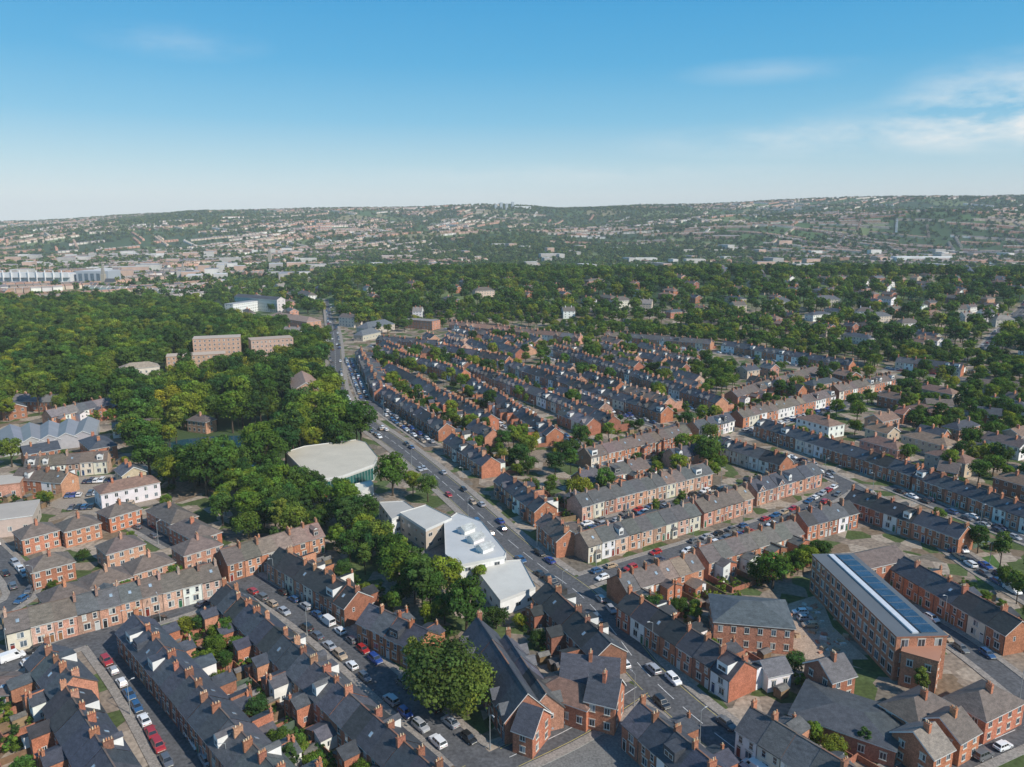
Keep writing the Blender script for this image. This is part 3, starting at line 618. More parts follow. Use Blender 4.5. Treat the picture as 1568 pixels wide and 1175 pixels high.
for (a,b,du,dv) in [(62,850,24,-6),(85,897,24,-7),(148,874,24,-7),(214,852,24,-7),(288,826,24,-7),(44,803,20,-5),(108,792,20,-5),(172,824,22,-6),(172,772,18,-5),(250,768,24,12),(285,792,24,12)]:
    block(a,b,a+du,b+dv,9,5.4,8.2,'hip','brickwork',jit(random.choice([PINK,RED,(.44,.19,.12)])),random.choice([BROWN,(.15,.12,.10)]),2,2.6,'semi_detached_house')
for (a,b,du,dv,wc,rc) in [(1378,622,14,3,RED,(.3,.13,.09)),(1418,610,40,2,PINK,BROWN),(1410,650,40,8,RED,SLATE),(1498,622,36,4,RED2,SLATE),(1490,676,36,8,RED2,BROWN),(1500,580,60,5,CREAM,BROWN),(1440,705,30,5,RED,BROWN),(1395,1070,30,-14,RED,BROWN),(1440,1098,30,-16,RED,BROWN),(1495,1060,30,-14,RED,BROWN),(1400,1120,30,-14,RED,(.2,.17,.15)),(1545,600,20,4,RED,BROWN)]:
    block(a,b,a+du,b+dv,8.5,5.2,8.0,'gable' if random.random()<.6 else 'hip','brickwork' if wc!=CREAM else 'painted_render',jit(wc),rc,2,2.8,'detached_house')
T(731,945,808,1062,'cam',w=5.5,D=9.5,eave=5.2,rz=10.2,white=.0,off=False,brick=RED2,gablet=1.,dorm=0,sky=0,potp=.0,yard=0,name='victorian_school_hall')
T(775,972,836,1062,'far',w=5.2,D=8.0,eave=4.8,rz=8.8,white=.0,off=False,brick=RED2,gablet=.9,dorm=0,sky=.2,potp=.15,yard=0,name='victorian_school_hall')
block(862,1000,948,1008,9,6.5,10.2,'gable','brickwork',RED,SLATE,2,2.6,'brick_corner_shop',1)
block(905,1030,950,1040,8,6.5,10.2,'gable','brickwork',RED,SLATE,2,2.6,'brick_corner_shop',1)
block(800,1075,830,1085,8,5.0,8.5,'gable','brickwork',RED,SLATE,2,2.6,'brick_school_wing',0)
block(850,1035,890,1048,8,5,7.5,'hip','brickwork',RED,(.2,.12,.09),1,3,'brick_outbuilding',0)
block(1125,918,1175,922,14,7,9.6,'hip','brickwork',(.45,.2,.13),(.085,.095,.105),2,3.0,'brick_institute_hall',0,ww=1.1)
E3,F3,L3=block(1275,850,1412,976,11.5,10.5,None,'flat','brickwork',(.42,.19,.12),(.12,.135,.15),3,2.7,'brick_mill_building',0,ww=1.7,rmat='roof_sheet',wh=2.0)
RM=MB(); fbox(RM,F3,1,L3-1,.3,1.7,10.85,11.25,'metal_grey',(.55,.57,.6)); fbox(RM,F3,1,L3-1,-4.2,-.4,10.85,11.1,'metal_grey',(.1,.12,.14),'window_glass',(.025,.05,.09))
for q in range(12): fbox(RM,F3,1.2+q*(L3-2.4)/12,1.3+q*(L3-2.4)/12,-4.2,-.4,11.11,11.16,'metal_grey',(.16,.18,.2))
RM.finish('rooflight_strip',E3,tuple(E3.location))
block(1385,985,1440,1000,9,8,None,'flat','brickwork',(.5,.22,.13),(.4,.2,.13),2,3,'brick_mill_building',0,rmat='roof_sheet')
block(1300,850,1370,835,9,7,9.5,'gable','brickwork',RED2,BROWN,2,3,'brick_workshop',0)
block(1255,1010,1290,1000,8,5.5,8.5,'gable','brickwork',RED2,(.1,.1,.1),2,3,'brick_house')
block(1165,1012,1200,1005,6,4,6,'gable','painted_render',WHITE,GREY,1,2.6,'white_cottage',0)
block(1265,1072,1335,1095,14,4,5.2,'hip','brickwork',RED2,(.07,.075,.08),1,3.5,'workshop_unit',0)
# commercial
prism([(437,693),(466,684),(545,674),(560,678),(578,700),(572,712),(525,729),(480,737)],6.5,'supermarket','painted_render',(.5,.5,.46),rc=(.52,.47,.38),glaz='curtain')
prism([(520,748),(568,736),(572,742),(548,758)],4,'supermarket_canopy','white_trim',(.6,.6,.58),rc=(.6,.58,.5))
prism([(680,800),(700,786),(738,800),(775,846),(772,853),(705,866),(682,850)],6.5,'white_showroom','painted_render',WHITE,rc=(.5,.5,.49),glaz='w')
prism([(722,864),(798,858),(820,900),(766,921)],4.5,'white_warehouse','painted_render',WHITE,rc=(.56,.54,.49),glaz='w')
prism([(612,786),(652,774),(692,794),(652,812)],7,'showroom','painted_render',(.5,.42,.34),rc=(.48,.46,.42),glaz='w')
prism([(580,770),(618,768),(636,780),(600,796)],6,'white_unit','painted_render',WHITE,rc=(.4,.38,.35),glaz='w')
for k in range(3): block(706+k*14,806+k*14,722+k*14,800+k*14,3.2,8,9,'gable','painted_render',WHITE,(.4,.4,.4),0,3,'rooflight_monitor',0)
for k in range(5): block(22+k*26,672-k*3,10+k*30+5,650-k*3,9,5,7.5,'gable','painted_render',(.4,.4,.4),(.24,.26,.28),0,3,'warehouse',0,rmat='roof_sheet')
block(-40,790,55,778,16,6,None,'flat','painted_render',(.55,.45,.38),(.42,.37,.32),1,4,'industrial_unit',0,rmat='roof_sheet')
block(-30,740,35,733,12,6,None,'flat','brickwork',PINK,(.45,.4,.34),1,4,'industrial_unit',0,rmat='roof_sheet')
# flats in the park, mid-distance buildings
block(255,545,345,540,14,11,None,'flat','brickwork',(.5,.32,.23),(.5,.4,.31),4,3,'brick_flats',0,rmat='roof_sheet',lint=False,clear=45)
block(296,518,368,515,16,18,None,'flat','brickwork',(.52,.35,.26),(.46,.38,.31),6,3,'brick_flats',0,rmat='roof_sheet',lint=False,clear=50)
block(382,520,446,516,15,16,None,'flat','brickwork',(.52,.35,.26),(.42,.33,.26),5,3,'brick_flats',0,rmat='roof_sheet',lint=False,clear=55)
block(462,568,468,586,14,13,17,'gable','brickwork',(.5,.32,.23),(.3,.2,.15),3,5,'brick_flats',0,lint=False,clear=22)
block(300,634,316,636,7,6,8.5,'hip','brickwork',(.48,.27,.17),BROWN,2,3,'park_lodge',1,clear=12)
block(185,645,235,640,10,5,7,'hip','painted_render',WHITE,BROWN,1,3,'park_pavilion',0)
block(195,556,230,553,12,10,13,'hip','painted_render',CREAM,(.33,.27,.2),2,3,'park_cafe',0,clear=32)
block(350,466,395,460,12,12,None,'flat','painted_render',WHITE,(.3,.3,.3),4,3.5,'apartment_block',0,lint=False)
block(365,450,430,455,12,15,18,'gable','painted_render',(.6,.58,.55),(.07,.07,.08),4,3.5,'apartment_block',0,lint=False)
block(425,478,475,485,16,8,12,'hip','brickwork',PINK,(.3,.21,.17),2,3.5,'brick_villa',1,lint=False)
block(560,494,590,488,14,6,11,'hip','stone',(.5,.45,.38),(.12,.13,.145),1,4,'church_hall',0,lint=False)
block(552,506,572,502,10,5,9,'hip','stone',(.5,.45,.38),(.12,.13,.14),1,4,'church_hall',0,lint=False)
block(625,488,668,492,14,8,None,'flat','brickwork',(.45,.22,.15),(.25,.22,.2),3,3.5,'brick_offices',0,lint=False)
block(525,480,548,482,12,9,12,'gable','painted_render',CREAM,BROWN,3,3.5,'stone_villa',1,lint=False)
for (a,b) in [(1325,470),(1345,478),(1480,478),(1510,474),(1535,482),(1470,466),(950,455),(990,458),(1195,455),(1130,462),(870,470),(740,440),(1265,452),(640,470),(1390,488),(430,435),(470,445),(450,500)]:
    w=random.choice([14,18,26]); dd=random.uniform(-2,2)
    block(a-w/2,b,a+w/2,b+dd,12,7.5,11.5,random.choice(['hip','gable']),random.choice(['painted_render','stone','brickwork']),random.choice([WHITE,CREAM,(.6,.5,.4)]),random.choice([BROWN,GREY,(.22,.2,.18)]),3,3.2,'stone_villa',2,lint=False,clear=26)
# streets in front of rows that still lack one, then infill housing on the same grid
for (F,L,w_,nh,hb,yard_) in list(YARDS):
    if L<38 or yard_<=0: continue
    mx_,my_,_=F(L/2,hb+5.2,0)
    if my_>760 or rdist(mx_,my_)<6: continue
    if any(infoot(*F(L*q,hb+5.2,0)[:2],2.2) for q in (.1,.3,.5,.7,.9)): continue
    road([F(-6,hb+5.2,0)[:2],F(L/2,hb+5.2,0)[:2],F(L+6,hb+5.2,0)[:2]],5.6,1.5,False,.75,world=True,name='residential_street')
def w2p(p,z):
    t1=p[1]*CP-(z-ALT)*SP; return (CU+FL*p[0]/t1, CV-FL*(p[1]*SP+(z-ALT)*CP)/t1)
def infill(poly,tries,lens,dirs,m=6.5,kinds='t',det=1,white=.2):
    P=[G(u,v,0) for u,v in poly]; xs=[p[0] for p in P]; ys=[p[1] for p in P]
    for _ in range(tries):
        x,y=random.uniform(min(xs),max(xs)),random.uniform(min(ys),max(ys))
        if not inpoly(x,y,P): continue
        dx,dy=random.choice(dirs); L=random.uniform(*lens)
        ok=True
        for q in range(int(L/5)+2):
            px,py=x+dx*min(L,q*5),y+dy*min(L,q*5)
            if infoot(px,py,m) or rdist(px,py)<m or not inpoly(px,py,P): ok=False;break
        if not ok: continue
        a=w2p((x,y),8.6+(float(hgt(x,y)) if y>600 else 0)); b=w2p((x+dx*L,y+dy*L),8.6+(float(hgt(x+dx*L,y+dy*L)) if y>600 else 0))
        if kinds=='t': terrace(a[0],a[1],b[0],b[1],random.choice(['cam','far']),w=random.choice([4.9,5.4,6]),white=white,det=det,dorm=.2,gablet=random.choice([0,.3,.6]),roof=random.choice([SLATE,SLATE,BROWN,GREY]),brick=random.choice([RED,RED2,PINK]),yard=6)
        else:
            wc=random.choice([('brickwork',RED),('brickwork',PINK),('stone',(.5,.4,.3)),('painted_render',WHITE),('brickwork',RED2)])
            block(a[0],a[1],b[0],b[1],random.uniform(8,11),6,8.6,random.choice(['hip','gable']),wc[0],jit(wc[1]),jit(random.choice([BROWN,GREY,SLATE,(.22,.14,.1)])),2,3,'detached_house',2,lint=False,clear=14 if y>600 else 0)
DA=[(.47,-.883),(.47,-.883),(.46,-.888)]; DB=[(.86,.51)]
infill([(575,540),(690,515),(900,520),(1110,560),(1130,600),(1060,640),(880,690),(760,690),(690,650)],650,(18,50),DA,5.6)
infill([(1110,570),(1310,560),(1380,600),(1568,640),(1640,800),(1500,740),(1300,690),(1150,640)],420,(9,20),DA+DB,8,kinds='b')
infill([(870,700),(1100,640),(1260,700),(1300,740),(1100,760),(900,760)],300,(18,40),DB,6)
infill([(1310,790),(1500,870),(1640,950),(1560,960),(1380,850)],200,(15,40),DA,6.5,det=2)
infill([(560,480),(700,478),(1100,500),(1310,530),(1480,540),(1640,560),(1640,430),(900,430),(560,440)],420,(9,20),DA+DB,13,kinds='b')
infill([(1100,500),(1310,530),(1480,540),(1640,560),(1640,430),(1200,430)],500,(10,24),DA+DB,10,kinds='b')
infill([(0,600),(170,620),(200,680),(240,740),(330,830),(200,870),(0,900)],300,(9,14),[(.75,.66),(.66,-.75)],9,kinds='b')
infill([(400,505),(500,510),(500,440),(340,445)],260,(12,26),DA+DB,18,kinds='b')
# ---------------------------------------------------------------- ground patches
def patch(pts,z,mat,col,name):
    P=[G(u,v) for u,v in pts]; B=MB(); B.poly([(x,y,z) for x,y in P],mat,col); B.finish(name)
patch([(-60,640),(-60,520),(200,505),(480,510),(505,560),(520,610),(545,650),(562,690),(440,700),(350,728),(330,745),(235,722),(182,668),(172,618)],.006,'paving',(.055,.085,.03),'park_grass')
patch([(60,735),(190,725),(245,770),(150,790),(70,775)],.010,'paving',(.3,.25,.2),'car_park')
patch([(340,735),(420,715),(490,745),(560,745),(590,765),(560,775),(480,765)],.012,'asphalt',(.18,.17,.16),'car_park')
patch([(590,835),(660,850),(710,900),(690,925),(600,860)],.008,'paving',(.33,.26,.19),'service_yard')
patch([(1190,930),(1255,910),(1275,960),(1330,1010),(1220,1010),(1200,960)],.012,'paving',(.38,.29,.22),'building_site_yard')
patch([(690,1085),(735,1085),(745,1120),(715,1120)],.008,'paving',(.10,.13,.04),'lawn')
patch([(600,780),(690,830),(740,890),(700,900),(640,845)],.012,'asphalt',(.16,.15,.14),'forecourt')
patch([(1478,860),(1520,850),(1545,880),(1500,895)],.008,'paving',(.07,.13,.03),'lawn')
patch([(770,1230),(870,1130),(960,1078),(1010,1120),(1060,1230)],.009,'paving',(.17,.165,.155),'forecourt')
patch([(795,1130),(830,1098),(850,1110),(822,1140)],.03,'paving',(.45,.1,.06),'playground_surface')
build_roads(); build_cars()
def carrow(u0,v0,u1,v1,n,da=math.pi/2):
    a,b=G(u0,v0),G(u1,v1); ang=math.atan2(b[1]-a[1],b[0]-a[0])
    for i in range(n):
        if random.random()<.85:
            t=i/(n-1); x,y=a[0]+(b[0]-a[0])*t,a[1]+(b[1]-a[1])*t
            if not infoot(x,y,2): car(x,y,ang+da,.02)
carrow(75,742,180,737,14); carrow(95,762,215,752,15); carrow(110,780,200,775,10); carrow(352,728,425,712,11); carrow(385,745,440,722,8); carrow(500,762,555,768,6); carrow(190,745,215,765,5)
carrow(640,862,690,905,6); carrow(1225,940,1240,960,3)
# rubble, pallets and skips in the building-site yard
SB=MB()
for k in range(60):
    u=random.uniform(1205,1300); v=random.uniform(925,1000); x,y=G(u,v)
    if infoot(x,y,1): continue
    s=random.uniform(.3,1.0); an=random.uniform(0,3); F=Fr((x,y),(math.cos(an),math.sin(an)),(-math.sin(an),math.cos(an)))
    fbox(SB,F,-s,s,-s*.6,s*.6,0,s*random.uniform(.3,.9),random.choice(['timber','brickwork','stone']),jit(random.choice([(.4,.3,.2),(.4,.2,.13),(.5,.48,.43)]),.2),tp=s*.15)
SB.finish('rubble_and_pallets')
cx,cy=G(345,678); B=MB(); B.poly([(cx+26*math.cos(t*.314)*(1+.1*math.sin(3*t*.314)),cy-6+18*math.sin(t*.314),.02) for t in range(20)],'pond_water',(1,1,1)); B.finish('pond')
FOOT.append((cx+2,cy-14,1,0,20,27))
# ---------------------------------------------------------------- yards: walls, sheds, shrubs
shr=[[],[]]; gt=0
for (F,L,w,nh,hb,yard) in YARDS:
    if yard<=0: continue
    Wm=MB()
    for i in range(0,nh+1):
        a=min(i*w,L-.01); last=hb+.2
        for k in range(1,int(yard/1.5)+1):
            b=hb+1.5*k; x,y,_=F(a,-b,0)
            if infoot(x,y,.3) or rdist(x,y)<1.8: break
            last=b
        if last>hb+2:
            br=random.random(); mat,col=('brickwork',jit(RED2)) if br<.5 else (('timber',jit((.22,.15,.09),.2)) if br<.85 else ('timber',(.1,.14,.1)))
            fbox(Wm,F,a-.08,a+.08,-last,-hb-.02,0,random.uniform(1.3,1.9),mat,col)
            if i<nh and last>hb+6: fbox(Wm,F,a+.1,a+w-.1,-last,-last+.16,0,random.uniform(1.3,1.9),'brickwork',jit(RED2))
        for q in range(3):
            b=hb+random.uniform(3,yard+3); aa=a+random.uniform(0,w); x,y,_=F(aa,-b,0)
            if infoot(x,y,.6) or rdist(x,y)<2.5: continue
            r=random.random()
            if r<.16:
                fbox(Wm,F,aa-1,aa+1,-b-1.3,-b+1.3,0,2.0,'timber',jit((.25,.17,.1),.3),'roof_slate',jit((.12,.1,.09),.2))
                Wm.hexa([F(aa-1.15,-b-1.45,2.0),F(aa+1.15,-b-1.45,2.0),F(aa+1.15,-b+1.45,2.0),F(aa-1.15,-b+1.45,2.0),F(aa-.05,-b-1.45,2.6),F(aa+.05,-b-1.45,2.6),F(aa+.05,-b+1.45,2.6),F(aa-.05,-b+1.45,2.6)],'roof_slate',jit((.13,.12,.11),.3))
            elif r<.70: shr[random.randint(0,1)].append((x,y,0,random.uniform(.5,1.3)))
            elif r<.93 and gt<900: tree(x,y,random.uniform(3,6.5),name='garden_tree'); gt+=1
            elif r<.98: fbox(Wm,F,aa-.3,aa+.3,-b-.35,-b+.35,0,1.05,'door_paint',random.choice([(.02,.02,.02),(.02,.1,.35),(.04,.2,.06)]))
    Wm.finish('garden_walls_and_sheds',None,(F.o[0],F.o[1],0))
instancer('garden_shrubs',shr[0],SH[0],'shrub'); instancer('garden_shrubs',shr[1],SH[1],'shrub')
# ---------------------------------------------------------------- individually seen trees
for (u,v,h,me) in [(672,1030,15,TW),(715,1048,12,TW),(636,1015,10,None),(600,722,16,TR[0]),(655,745,10,None),(632,738,9,None),(760,940,7,None),(1185,868,11,TR[2]),(1160,872,8,None),(1232,850,9,TR[4]),(1252,842,7,None),(770,672,11,None),(890,668,12,None),(1085,688,13,None),(1065,682,10,None),(1100,706,10,TR[4]),(1385,594,11,None),(1310,650,9,None),(1270,642,8,None),(1455,705,10,None),(1390,690,9,None),(330,985,7,None),(343,965,6,None),(318,1008,5,None),(530,882,6,TR[4]),(1410,1045,6,None),(1325,1135,5,None),(1545,880,8,None),(1560,900,8,None),(1535,840,10,None),(515,820,8,None),(800,660,8,None),(1500,720,10,None),(1530,700,11,None),(640,600,9,None),(630,560,12,None),(620,555,10,None),(1425,590,9,None),(15,690,12,TR[3]),(340,1100,4,None),(735,880,6,None),(1240,635,8,None),(615,905,7,None)]:
    x,y=G(u,v,h*.6); tree(x,y,h,me)
# ---------------------------------------------------------------- woodland
def scatter(polyuv,spacing,zref,hr,meshes,name,mg=3,prob=1.0,zfun=None):
    P=[G(u,v,zref) for u,v in polyuv]
    xs=[p[0] for p in P];ys=[p[1] for p in P]; out=[[] for _ in meshes]
    y=min(ys)
    while y<max(ys):
        x=min(xs)+random.uniform(0,spacing)
        while x<max(xs):
            px,py=x+random.uniform(-.4,.4)*spacing,y+random.uniform(-.4,.4)*spacing
            if random.random()<prob and inpoly(px,py,P) and not infoot(px,py,mg) and rdist(px,py)>3:
                h=random.uniform(*hr); z=float(hgt(px,py)) if zfun else 0
                out[random.randrange(len(meshes))].append((px,py,z,h/12))
            x+=spacing
        y+=spacing*.87
    for o,m in zip(out,meshes): instancer(name,o,m,'broadleaf_tree')
scatter([(-60,640),(-60,470),(60,464),(150,460),(320,468),(340,485),(440,505),(500,520),(500,560),(525,610),(550,650),(565,690),(440,697),(350,725),(330,745),(235,720),(180,665),(170,615)],9.6,6,(10,21),TR,'park_woodland',mg=2.5,prob=.88)
scatter([(330,728),(480,725),(530,765),(600,830),(670,878),(718,905),(712,965),(640,935),(560,880),(500,835),(430,825),(330,795)],7,4,(8,14),TR,'tree_belt',mg=1.5,prob=.93)
scatter([(240,690),(340,690),(345,740),(250,745)],8,4,(9,13),TR,'tree_belt',mg=2)
scatter([(528,503),(600,500),(690,484),(900,494),(930,498),(1100,508),(1310,540),(1375,535),(1480,545),(1640,570),(1640,424),(500,424),(505,470)],12.5,0,(8,18),TM,'upper_woodland',mg=3.5,prob=.74,zfun=1)
scatter([(540,490),(600,478),(700,468),(900,480),(900,505),(700,500),(580,514)],9,0,(6,12),TR,'garden_trees',mg=2.5,prob=.6,zfun=1)
scatter([(890,500),(1100,510),(1310,538),(1375,535),(1480,545),(1640,575),(1640,600),(1480,575),(1380,570),(1310,560),(1100,530),(900,512)],9,0,(7,13),TR,'garden_trees',mg=2.5,prob=.75,zfun=1)
scatter([(1370,560),(1640,590),(1640,760),(1500,730),(1380,650)],10,0,(6,12),TR,'garden_trees',mg=2,prob=.65)
scatter([(1480,830),(1640,900),(1640,990),(1560,930)],8,0,(5,10),TR,'garden_trees',mg=2,prob=.7)
scatter([(330,480),(500,480),(500,424),(330,440)],16,0,(10,15),TM,'upper_woodland',mg=4,prob=.6)
scatter([(1130,560),(1310,560),(1370,590),(1568,600),(1640,700),(1450,700),(1380,640),(1300,640),(1180,600)],11,3,(6,12),TR,'garden_trees',mg=2,prob=.8)
scatter([(980,535),(1130,560),(1130,600),(1060,590)],9,3,(6,11),TR,'garden_trees',mg=2,prob=.8)
scatter([(570,545),(900,500),(1100,560),(1100,800),(900,780),(760,700),(600,600)],10,0,(4,12),TR,'garden_trees',mg=1.5,prob=.7)
scatter([(0,780),(300,740),(330,860),(0,930)],11,0,(3,6),TR,'garden_trees',mg=1.5,prob=.35)
# ---------------------------------------------------------------- far city and far trees
V=[];Fa=[];C=[]
def farhouse(x,y,z,ang,L,W,h,r,wc,rc,flat=False):
    k=len(V); ca,sa=math.cos(ang),math.sin(ang)
    def p(a,b,zz): V.append((x+a*ca-b*sa,y+a*sa+b*ca,z+zz))
    l,w=L/2,W/2
    for (a,b) in ((-l,-w),(l,-w),(l,w),(-l,w)): p(a,b,-6)
    for (a,b) in ((-l,-w),(l,-w),(l,w),(-l,w)): p(a,b,h)
    if flat:
        Fa.append((k+4,k+5,k+6,k+7)); C.append(rc)
        for i in range(4): Fa.append((k+i,k+(i+1)%4,k+4+(i+1)%4,k+4+i)); C.append(wc)
    else:
        p(-l,0,h+r);p(l,0,h+r)
        Fa.append((k,k+1,k+5,k+4));Fa.append((k+2,k+3,k+7,k+6));Fa.append((k+3,k,k+4,k+8,k+7));Fa.append((k+1,k+2,k+6,k+9,k+5)); C.extend([wc]*4)
        Fa.append((k+4,k+5,k+9,k+8));Fa.append((k+6,k+7,k+8,k+9)); C.extend([rc]*2)
WCS=[(.5,.3,.22),(.55,.45,.36),(.6,.55,.48),(.45,.25,.18),(.55,.45,.36),(.42,.3,.24),(.68,.66,.62)]; RCS=[(.25,.16,.12),(.2,.17,.15),(.32,.2,.15),(.15,.14,.15),(.3,.27,.25)]
cnt=0
while cnt<18000:
    y=1000+4000*random.random()**.9; x=random.uniform(-.78,.78)*y
    u=784+1162*x/y
    if y<1500 and u>330: continue
    if y<1950 and u>300 and random.random()<.5: continue
    den=.5+.6*float(nz(x,y,330,4))
    if u>850 and u<1050 and y>3300: den-=.25
    if y>4500: den-=.15
    if random.random()>den: continue
    ang=.6+1.3*float(nz(x,y,500,2))+(math.pi/2 if random.random()<.25 else 0); n=random.randint(4,16); L=random.uniform(8,14)
    wc=random.choice(WCS);rc=random.choice(RCS)
    for i in range(n):
        px,py=x+math.cos(ang)*i*(L+1.5),y+math.sin(ang)*i*(L+1.5)
        farhouse(px,py,float(hgt(px,py)),ang,L,8,5.5,2.8,jit(wc,.15),jit(rc,.15)); cnt+=1
for k in range(380):
    y=random.uniform(1300,2500); x=random.uniform(-.75,.75)*y; u=784+1162*x/y
    if u>480 and y<1600: continue
    if u>480 and random.random()<.65: continue
    L=random.uniform(18,60);W=random.uniform(14,32); h=random.choice([7,9,12,16])
    farhouse(x,y,float(hgt(x,y)),random.choice([.3,.3+1.57]),L,W,h,2,random.choice([(.5,.48,.45),(.62,.6,.57),(.5,.35,.28),(.4,.38,.36)]),random.choice([(.4,.4,.4),(.55,.54,.52),(.25,.25,.27)]),True)
for (u,v,L,c) in [(1200,392,160,(.75,.75,.75)),(1260,393,120,(.5,.55,.6)),(1405,398,160,(.75,.75,.73)),(985,400,60,(.7,.68,.62)),(610,396,90,(.55,.45,.4)),(1060,402,50,(.6,.55,.5)),(60,428,40,(.7,.7,.7)),(250,385,90,(.7,.68,.65)),(330,345,120,(.6,.55,.5)),(800,332,90,(.75,.75,.75))]:
    yy=100/((v-344.7)/1162) if v>350 else 4300
    yy=min(yy,4300); x=(u-784)/1162*yy
    for it in range(6):
        z=float(hgt(x,yy))
        if v>350: yy=(100-z)/((v-344.7)/1162); x=(u-784)/1162*yy
    farhouse(x,yy,z,.05,L,30,12,2,c,c,True)
for (u,yy,h,w) in [(768,4300,34,14),(776,4250,30,14),(785,4350,32,14),(760,4280,26,14),(978,4950,26,26),(985,4950,16,30)]:
    x=(u-784)/1162*yy; farhouse(x,yy,float(hgt(x,yy)),.2,w,w,h,0,(.35,.4,.44) if u<900 else (.75,.75,.75),(.4,.42,.45),True)
mkobj('distant_city_houses',V,Fa,['distant_building'],[0]*len(Fa),C)
def spire(u,y,h,w,name='church_spire'):
    x=(u-784)/1162*y; z=float(hgt(x,y)); B=MB(); F=Fr((x,y),(1,0),(0,1)); c=(x,y,z)
    fbox(B,F,-w,w,-w,w,z-3,z+h*.5,'stone',(.4,.35,.28)); fbox(B,F,-w-.3,w+.3,-w-.3,w+.3,z+h*.5,z+h*.53,'stone',(.45,.4,.33))
    fbox(B,F,-w*.9,w*.9,-w*.9,w*.9,z+h*.53,z+h,'stone',(.3,.28,.25),tp=w*.88)
    fbox(B,F,w,w*6,-w*1.4,w*1.4,z-3,z+h*.22,'stone',(.4,.35,.28)); B.hexa([F(w,-w*1.5,z+h*.22),F(w*6,-w*1.5,z+h*.22),F(w*6,w*1.5,z+h*.22),F(w,w*1.5,z+h*.22),F(w,-.1,z+h*.36),F(w*6,-.1,z+h*.36),F(w*6,.1,z+h*.36),F(w,.1,z+h*.36)],'roof_slate',SLATE); B.finish(name,None,c)
spire(163,1250,40,3); spire(418,1900,50,4); spire(285,1500,30,3)
E=empty('football_stadium',(-800,1300,0)); B=MB(); F=Fr((-800,1300),(1,0),(0,1))
fbox(B,F,-110,60,-20,20,0,20,'painted_render',(.62,.62,.62),'roof_sheet',(.55,.55,.55)); fbox(B,F,-110,60,-24,-20.1,14,22,'white_trim',(.7,.7,.7)); fbox(B,F,66,120,-12,30,0,24,'metal_grey',(.35,.38,.42),'roof_sheet',(.5,.5,.5))
for k in range(12): fbox(B,F,-105+k*14,-104+k*14,-26,-24.1,0,26,'white_trim',(.7,.7,.7))
for k in range(5): fbox(B,F,70+k*10,76+k*10,-12.4,-12.1,3,20,'window_glass',(.1,.14,.18))
B.finish('stands',E,(-800,1300,0))
pts=[[],[],[]]
cnt=0
while cnt<32000:
    y=1000+4250*random.random(); x=random.uniform(-.8,.8)*y; u=784+1162*x/y
    if y<1450 and u>500: continue
    d=float(nz(x,y,330,4)); m=float(nz(x,y,90,7))
    pr=.55-.5*d+.5*m+(.3 if (850<u<1080 and y>3300) else 0)+(.35 if y>4600 else 0)+(.3 if (u>520 and y<1900) else 0)
    if u<300 and y<1700: pr*=.45
    if random.random()>pr: continue
    pts[random.randrange(3)].append((x,y,float(hgt(x,y))-1,random.uniform(.7,1.35))); cnt+=1
for p,mm in zip(pts,TF): instancer('distant_trees',p,mm,'distant_tree')
# ---------------------------------------------------------------- atmosphere (real scattering volume)
hz=bpy.data.meshes.new('atmospheric_haze'); x0,x1,y0,y1,z0,z1=-9000,9000,-600,11500,-40,430
hz.from_pydata([(x0,y0,z0),(x1,y0,z0),(x1,y1,z0),(x0,y1,z0),(x0,y0,z1),(x1,y0,z1),(x1,y1,z1),(x0,y1,z1)],[],[(3,2,1,0),(4,5,6,7),(0,1,5,4),(1,2,6,5),(2,3,7,6),(3,0,4,7)])
ho=bpy.data.objects.new('atmospheric_haze',hz); scene.collection.objects.link(ho)
m=bpy.data.materials.new('haze'); m.use_nodes=True; n=m.node_tree; n.nodes.remove(n.nodes['Principled BSDF'])
vs=n.nodes.new('ShaderNodeVolumeScatter'); vs.inputs['Color'].default_value=(.84,.95,1,1); vs.inputs['Density'].default_value=.000075; vs.inputs['Anisotropy'].default_value=-.15
n.links.new(vs.outputs[0],n.nodes['Material Output'].inputs['Volume']); hz.materials.append(m)
# ---------------------------------------------------------------- light
S=Vector((.84,-.54,0)).normalized(); el=math.radians(40); S=Vector((S.x*math.cos(el),S.y*math.cos(el),math.sin(el)))
sl=bpy.data.lights.new('sun','SUN'); sl.energy=5.0; sl.angle=math.radians(.5); sl.color=(1,.94,.84)
so=bpy.data.objects.new('sun',sl); scene.collection.objects.link(so); so.rotation_euler=(-S).to_track_quat('-Z','Y').to_euler(); so.location=(0,0,300)
w=bpy.data.worlds.new('World'); scene.world=w; w.use_nodes=True; n=w.node_tree; bg=n.nodes['Background']
sk=n.nodes.new('ShaderNodeTexSky'); sk.sky_type='NISHITA'; sk.sun_disc=False; sk.sun_elevation=el; sk.sun_rotation=math.atan2(S.x,S.y); sk.air_density=1.0; sk.dust_density=1.0; sk.ozone_density=1.5
tc=n.nodes.new('ShaderNodeTexCoord'); sx=n.nodes.new('ShaderNodeSeparateXYZ'); n.links.new(tc.outputs['Generated'],sx.inputs[0])
rr=ramp(sx.outputs[2],[(0,(.66,.77,.78)),(1,(.02,.12,.36)),(.035,(.62,.74,.77)),(.075,(.40,.63,.74)),(.125,(.17,.49,.72)),(.19,(.055,.38,.68)),(.27,(.018,.31,.64))])
def vm(op,a,b=None):
    v=n.nodes.new('ShaderNodeVectorMath'); v.operation=op
    for i,q in enumerate((a,b)):
        if q is None: continue
        if isinstance(q,tuple): v.inputs[i].default_value=q
        else: n.links.new(q,v.inputs[i])
    return v
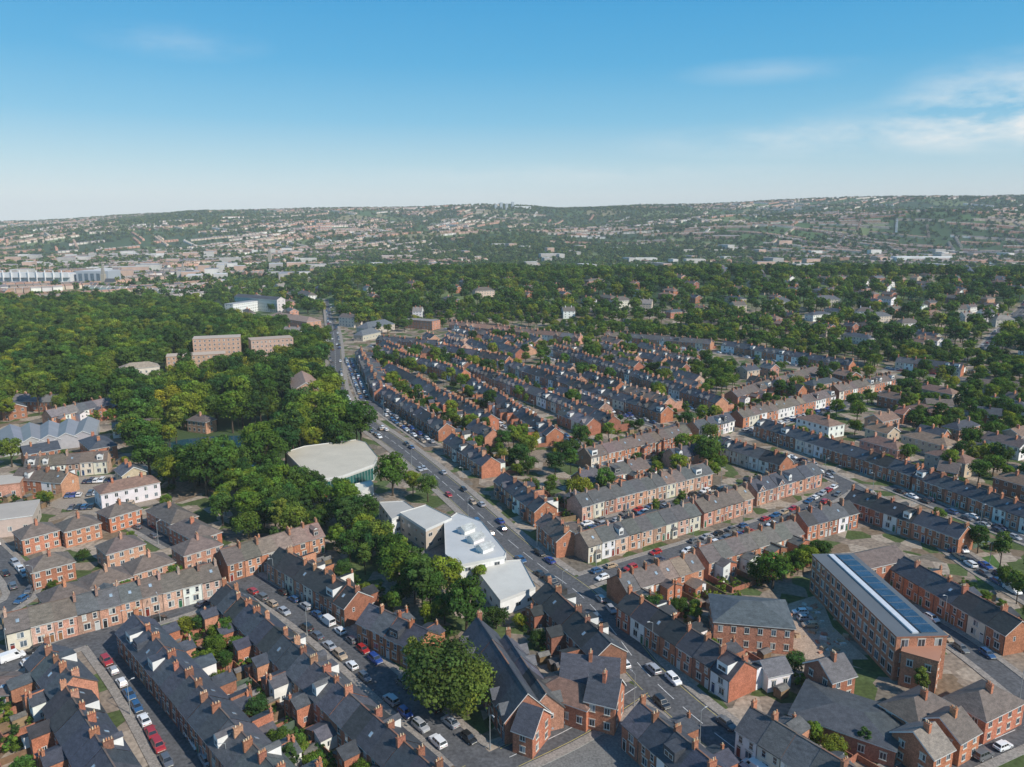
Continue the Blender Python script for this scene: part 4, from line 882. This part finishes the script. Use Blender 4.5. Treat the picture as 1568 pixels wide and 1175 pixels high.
def mth(op,a,b=0.,clamp=False):
    v=n.nodes.new('ShaderNodeMath'); v.operation=op; v.use_clamp=clamp
    for i,q in enumerate((a,b)):
        if isinstance(q,(int,float)): v.inputs[i].default_value=q
        else: n.links.new(q,v.inputs[i])
    return v.outputs[0]
cn=n.nodes.new('ShaderNodeTexNoise'); cn.inputs['Scale'].default_value=1; cn.inputs['Detail'].default_value=8; cn.inputs['Roughness'].default_value=.62
n.links.new(vm('MULTIPLY',tc.outputs['Generated'],(9,9,30)).outputs[0],cn.inputs['Vector'])
tot=None
for (c_,s_,am) in (((.53,.845,.125),(7,7,17),.9),((.40,.90,.098),(3.2,3.2,38),.5),((.50,.86,.11),(3.5,3.5,30),.4),((.30,.94,.175),(8,8,60),.25),((-.37,.9,.2),(9,9,45),.2),((.1,.98,.062),(2.5,2.5,60),.25)):
    ln=vm('LENGTH',vm('MULTIPLY',vm('SUBTRACT',tc.outputs['Generated'],c_).outputs[0],s_).outputs[0]).outputs['Value']
    k=mth('MULTIPLY',mth('SUBTRACT',1.0,ln,True),am); tot=k if tot is None else mth('ADD',tot,k)
cl=mth('MULTIPLY',mth('MULTIPLY',mth('SUBTRACT',cn.outputs[0],.36),4.0,True),tot,True)
mc_=n.nodes.new('ShaderNodeMix'); mc_.data_type='RGBA'; n.links.new(cl,mc_.inputs[0]); n.links.new(rr,mc_.inputs[6]); mc_.inputs[7].default_value=(.82,.86,.86,1)
s1=vm('SCALE',mc_.outputs[2]); s1.inputs['Scale'].default_value=8.4
s2=vm('SCALE',sk.outputs[0]); s2.inputs['Scale'].default_value=.15
n.links.new(vm('ADD',s1.outputs[0],s2.outputs[0]).outputs[0],bg.inputs[0]); bg.inputs[1].default_value=.115
cam=bpy.data.cameras.new('camera'); co=bpy.data.objects.new('camera',cam); scene.collection.objects.link(co)
cam.sensor_fit='HORIZONTAL'; cam.sensor_width=36; cam.lens=36*FL/1568; cam.clip_start=1; cam.clip_end=30000
co.location=(0,0,ALT); co.rotation_euler=(math.radians(90)-PITCH,0,0); scene.camera=co
print('objects',len(bpy.data.objects))
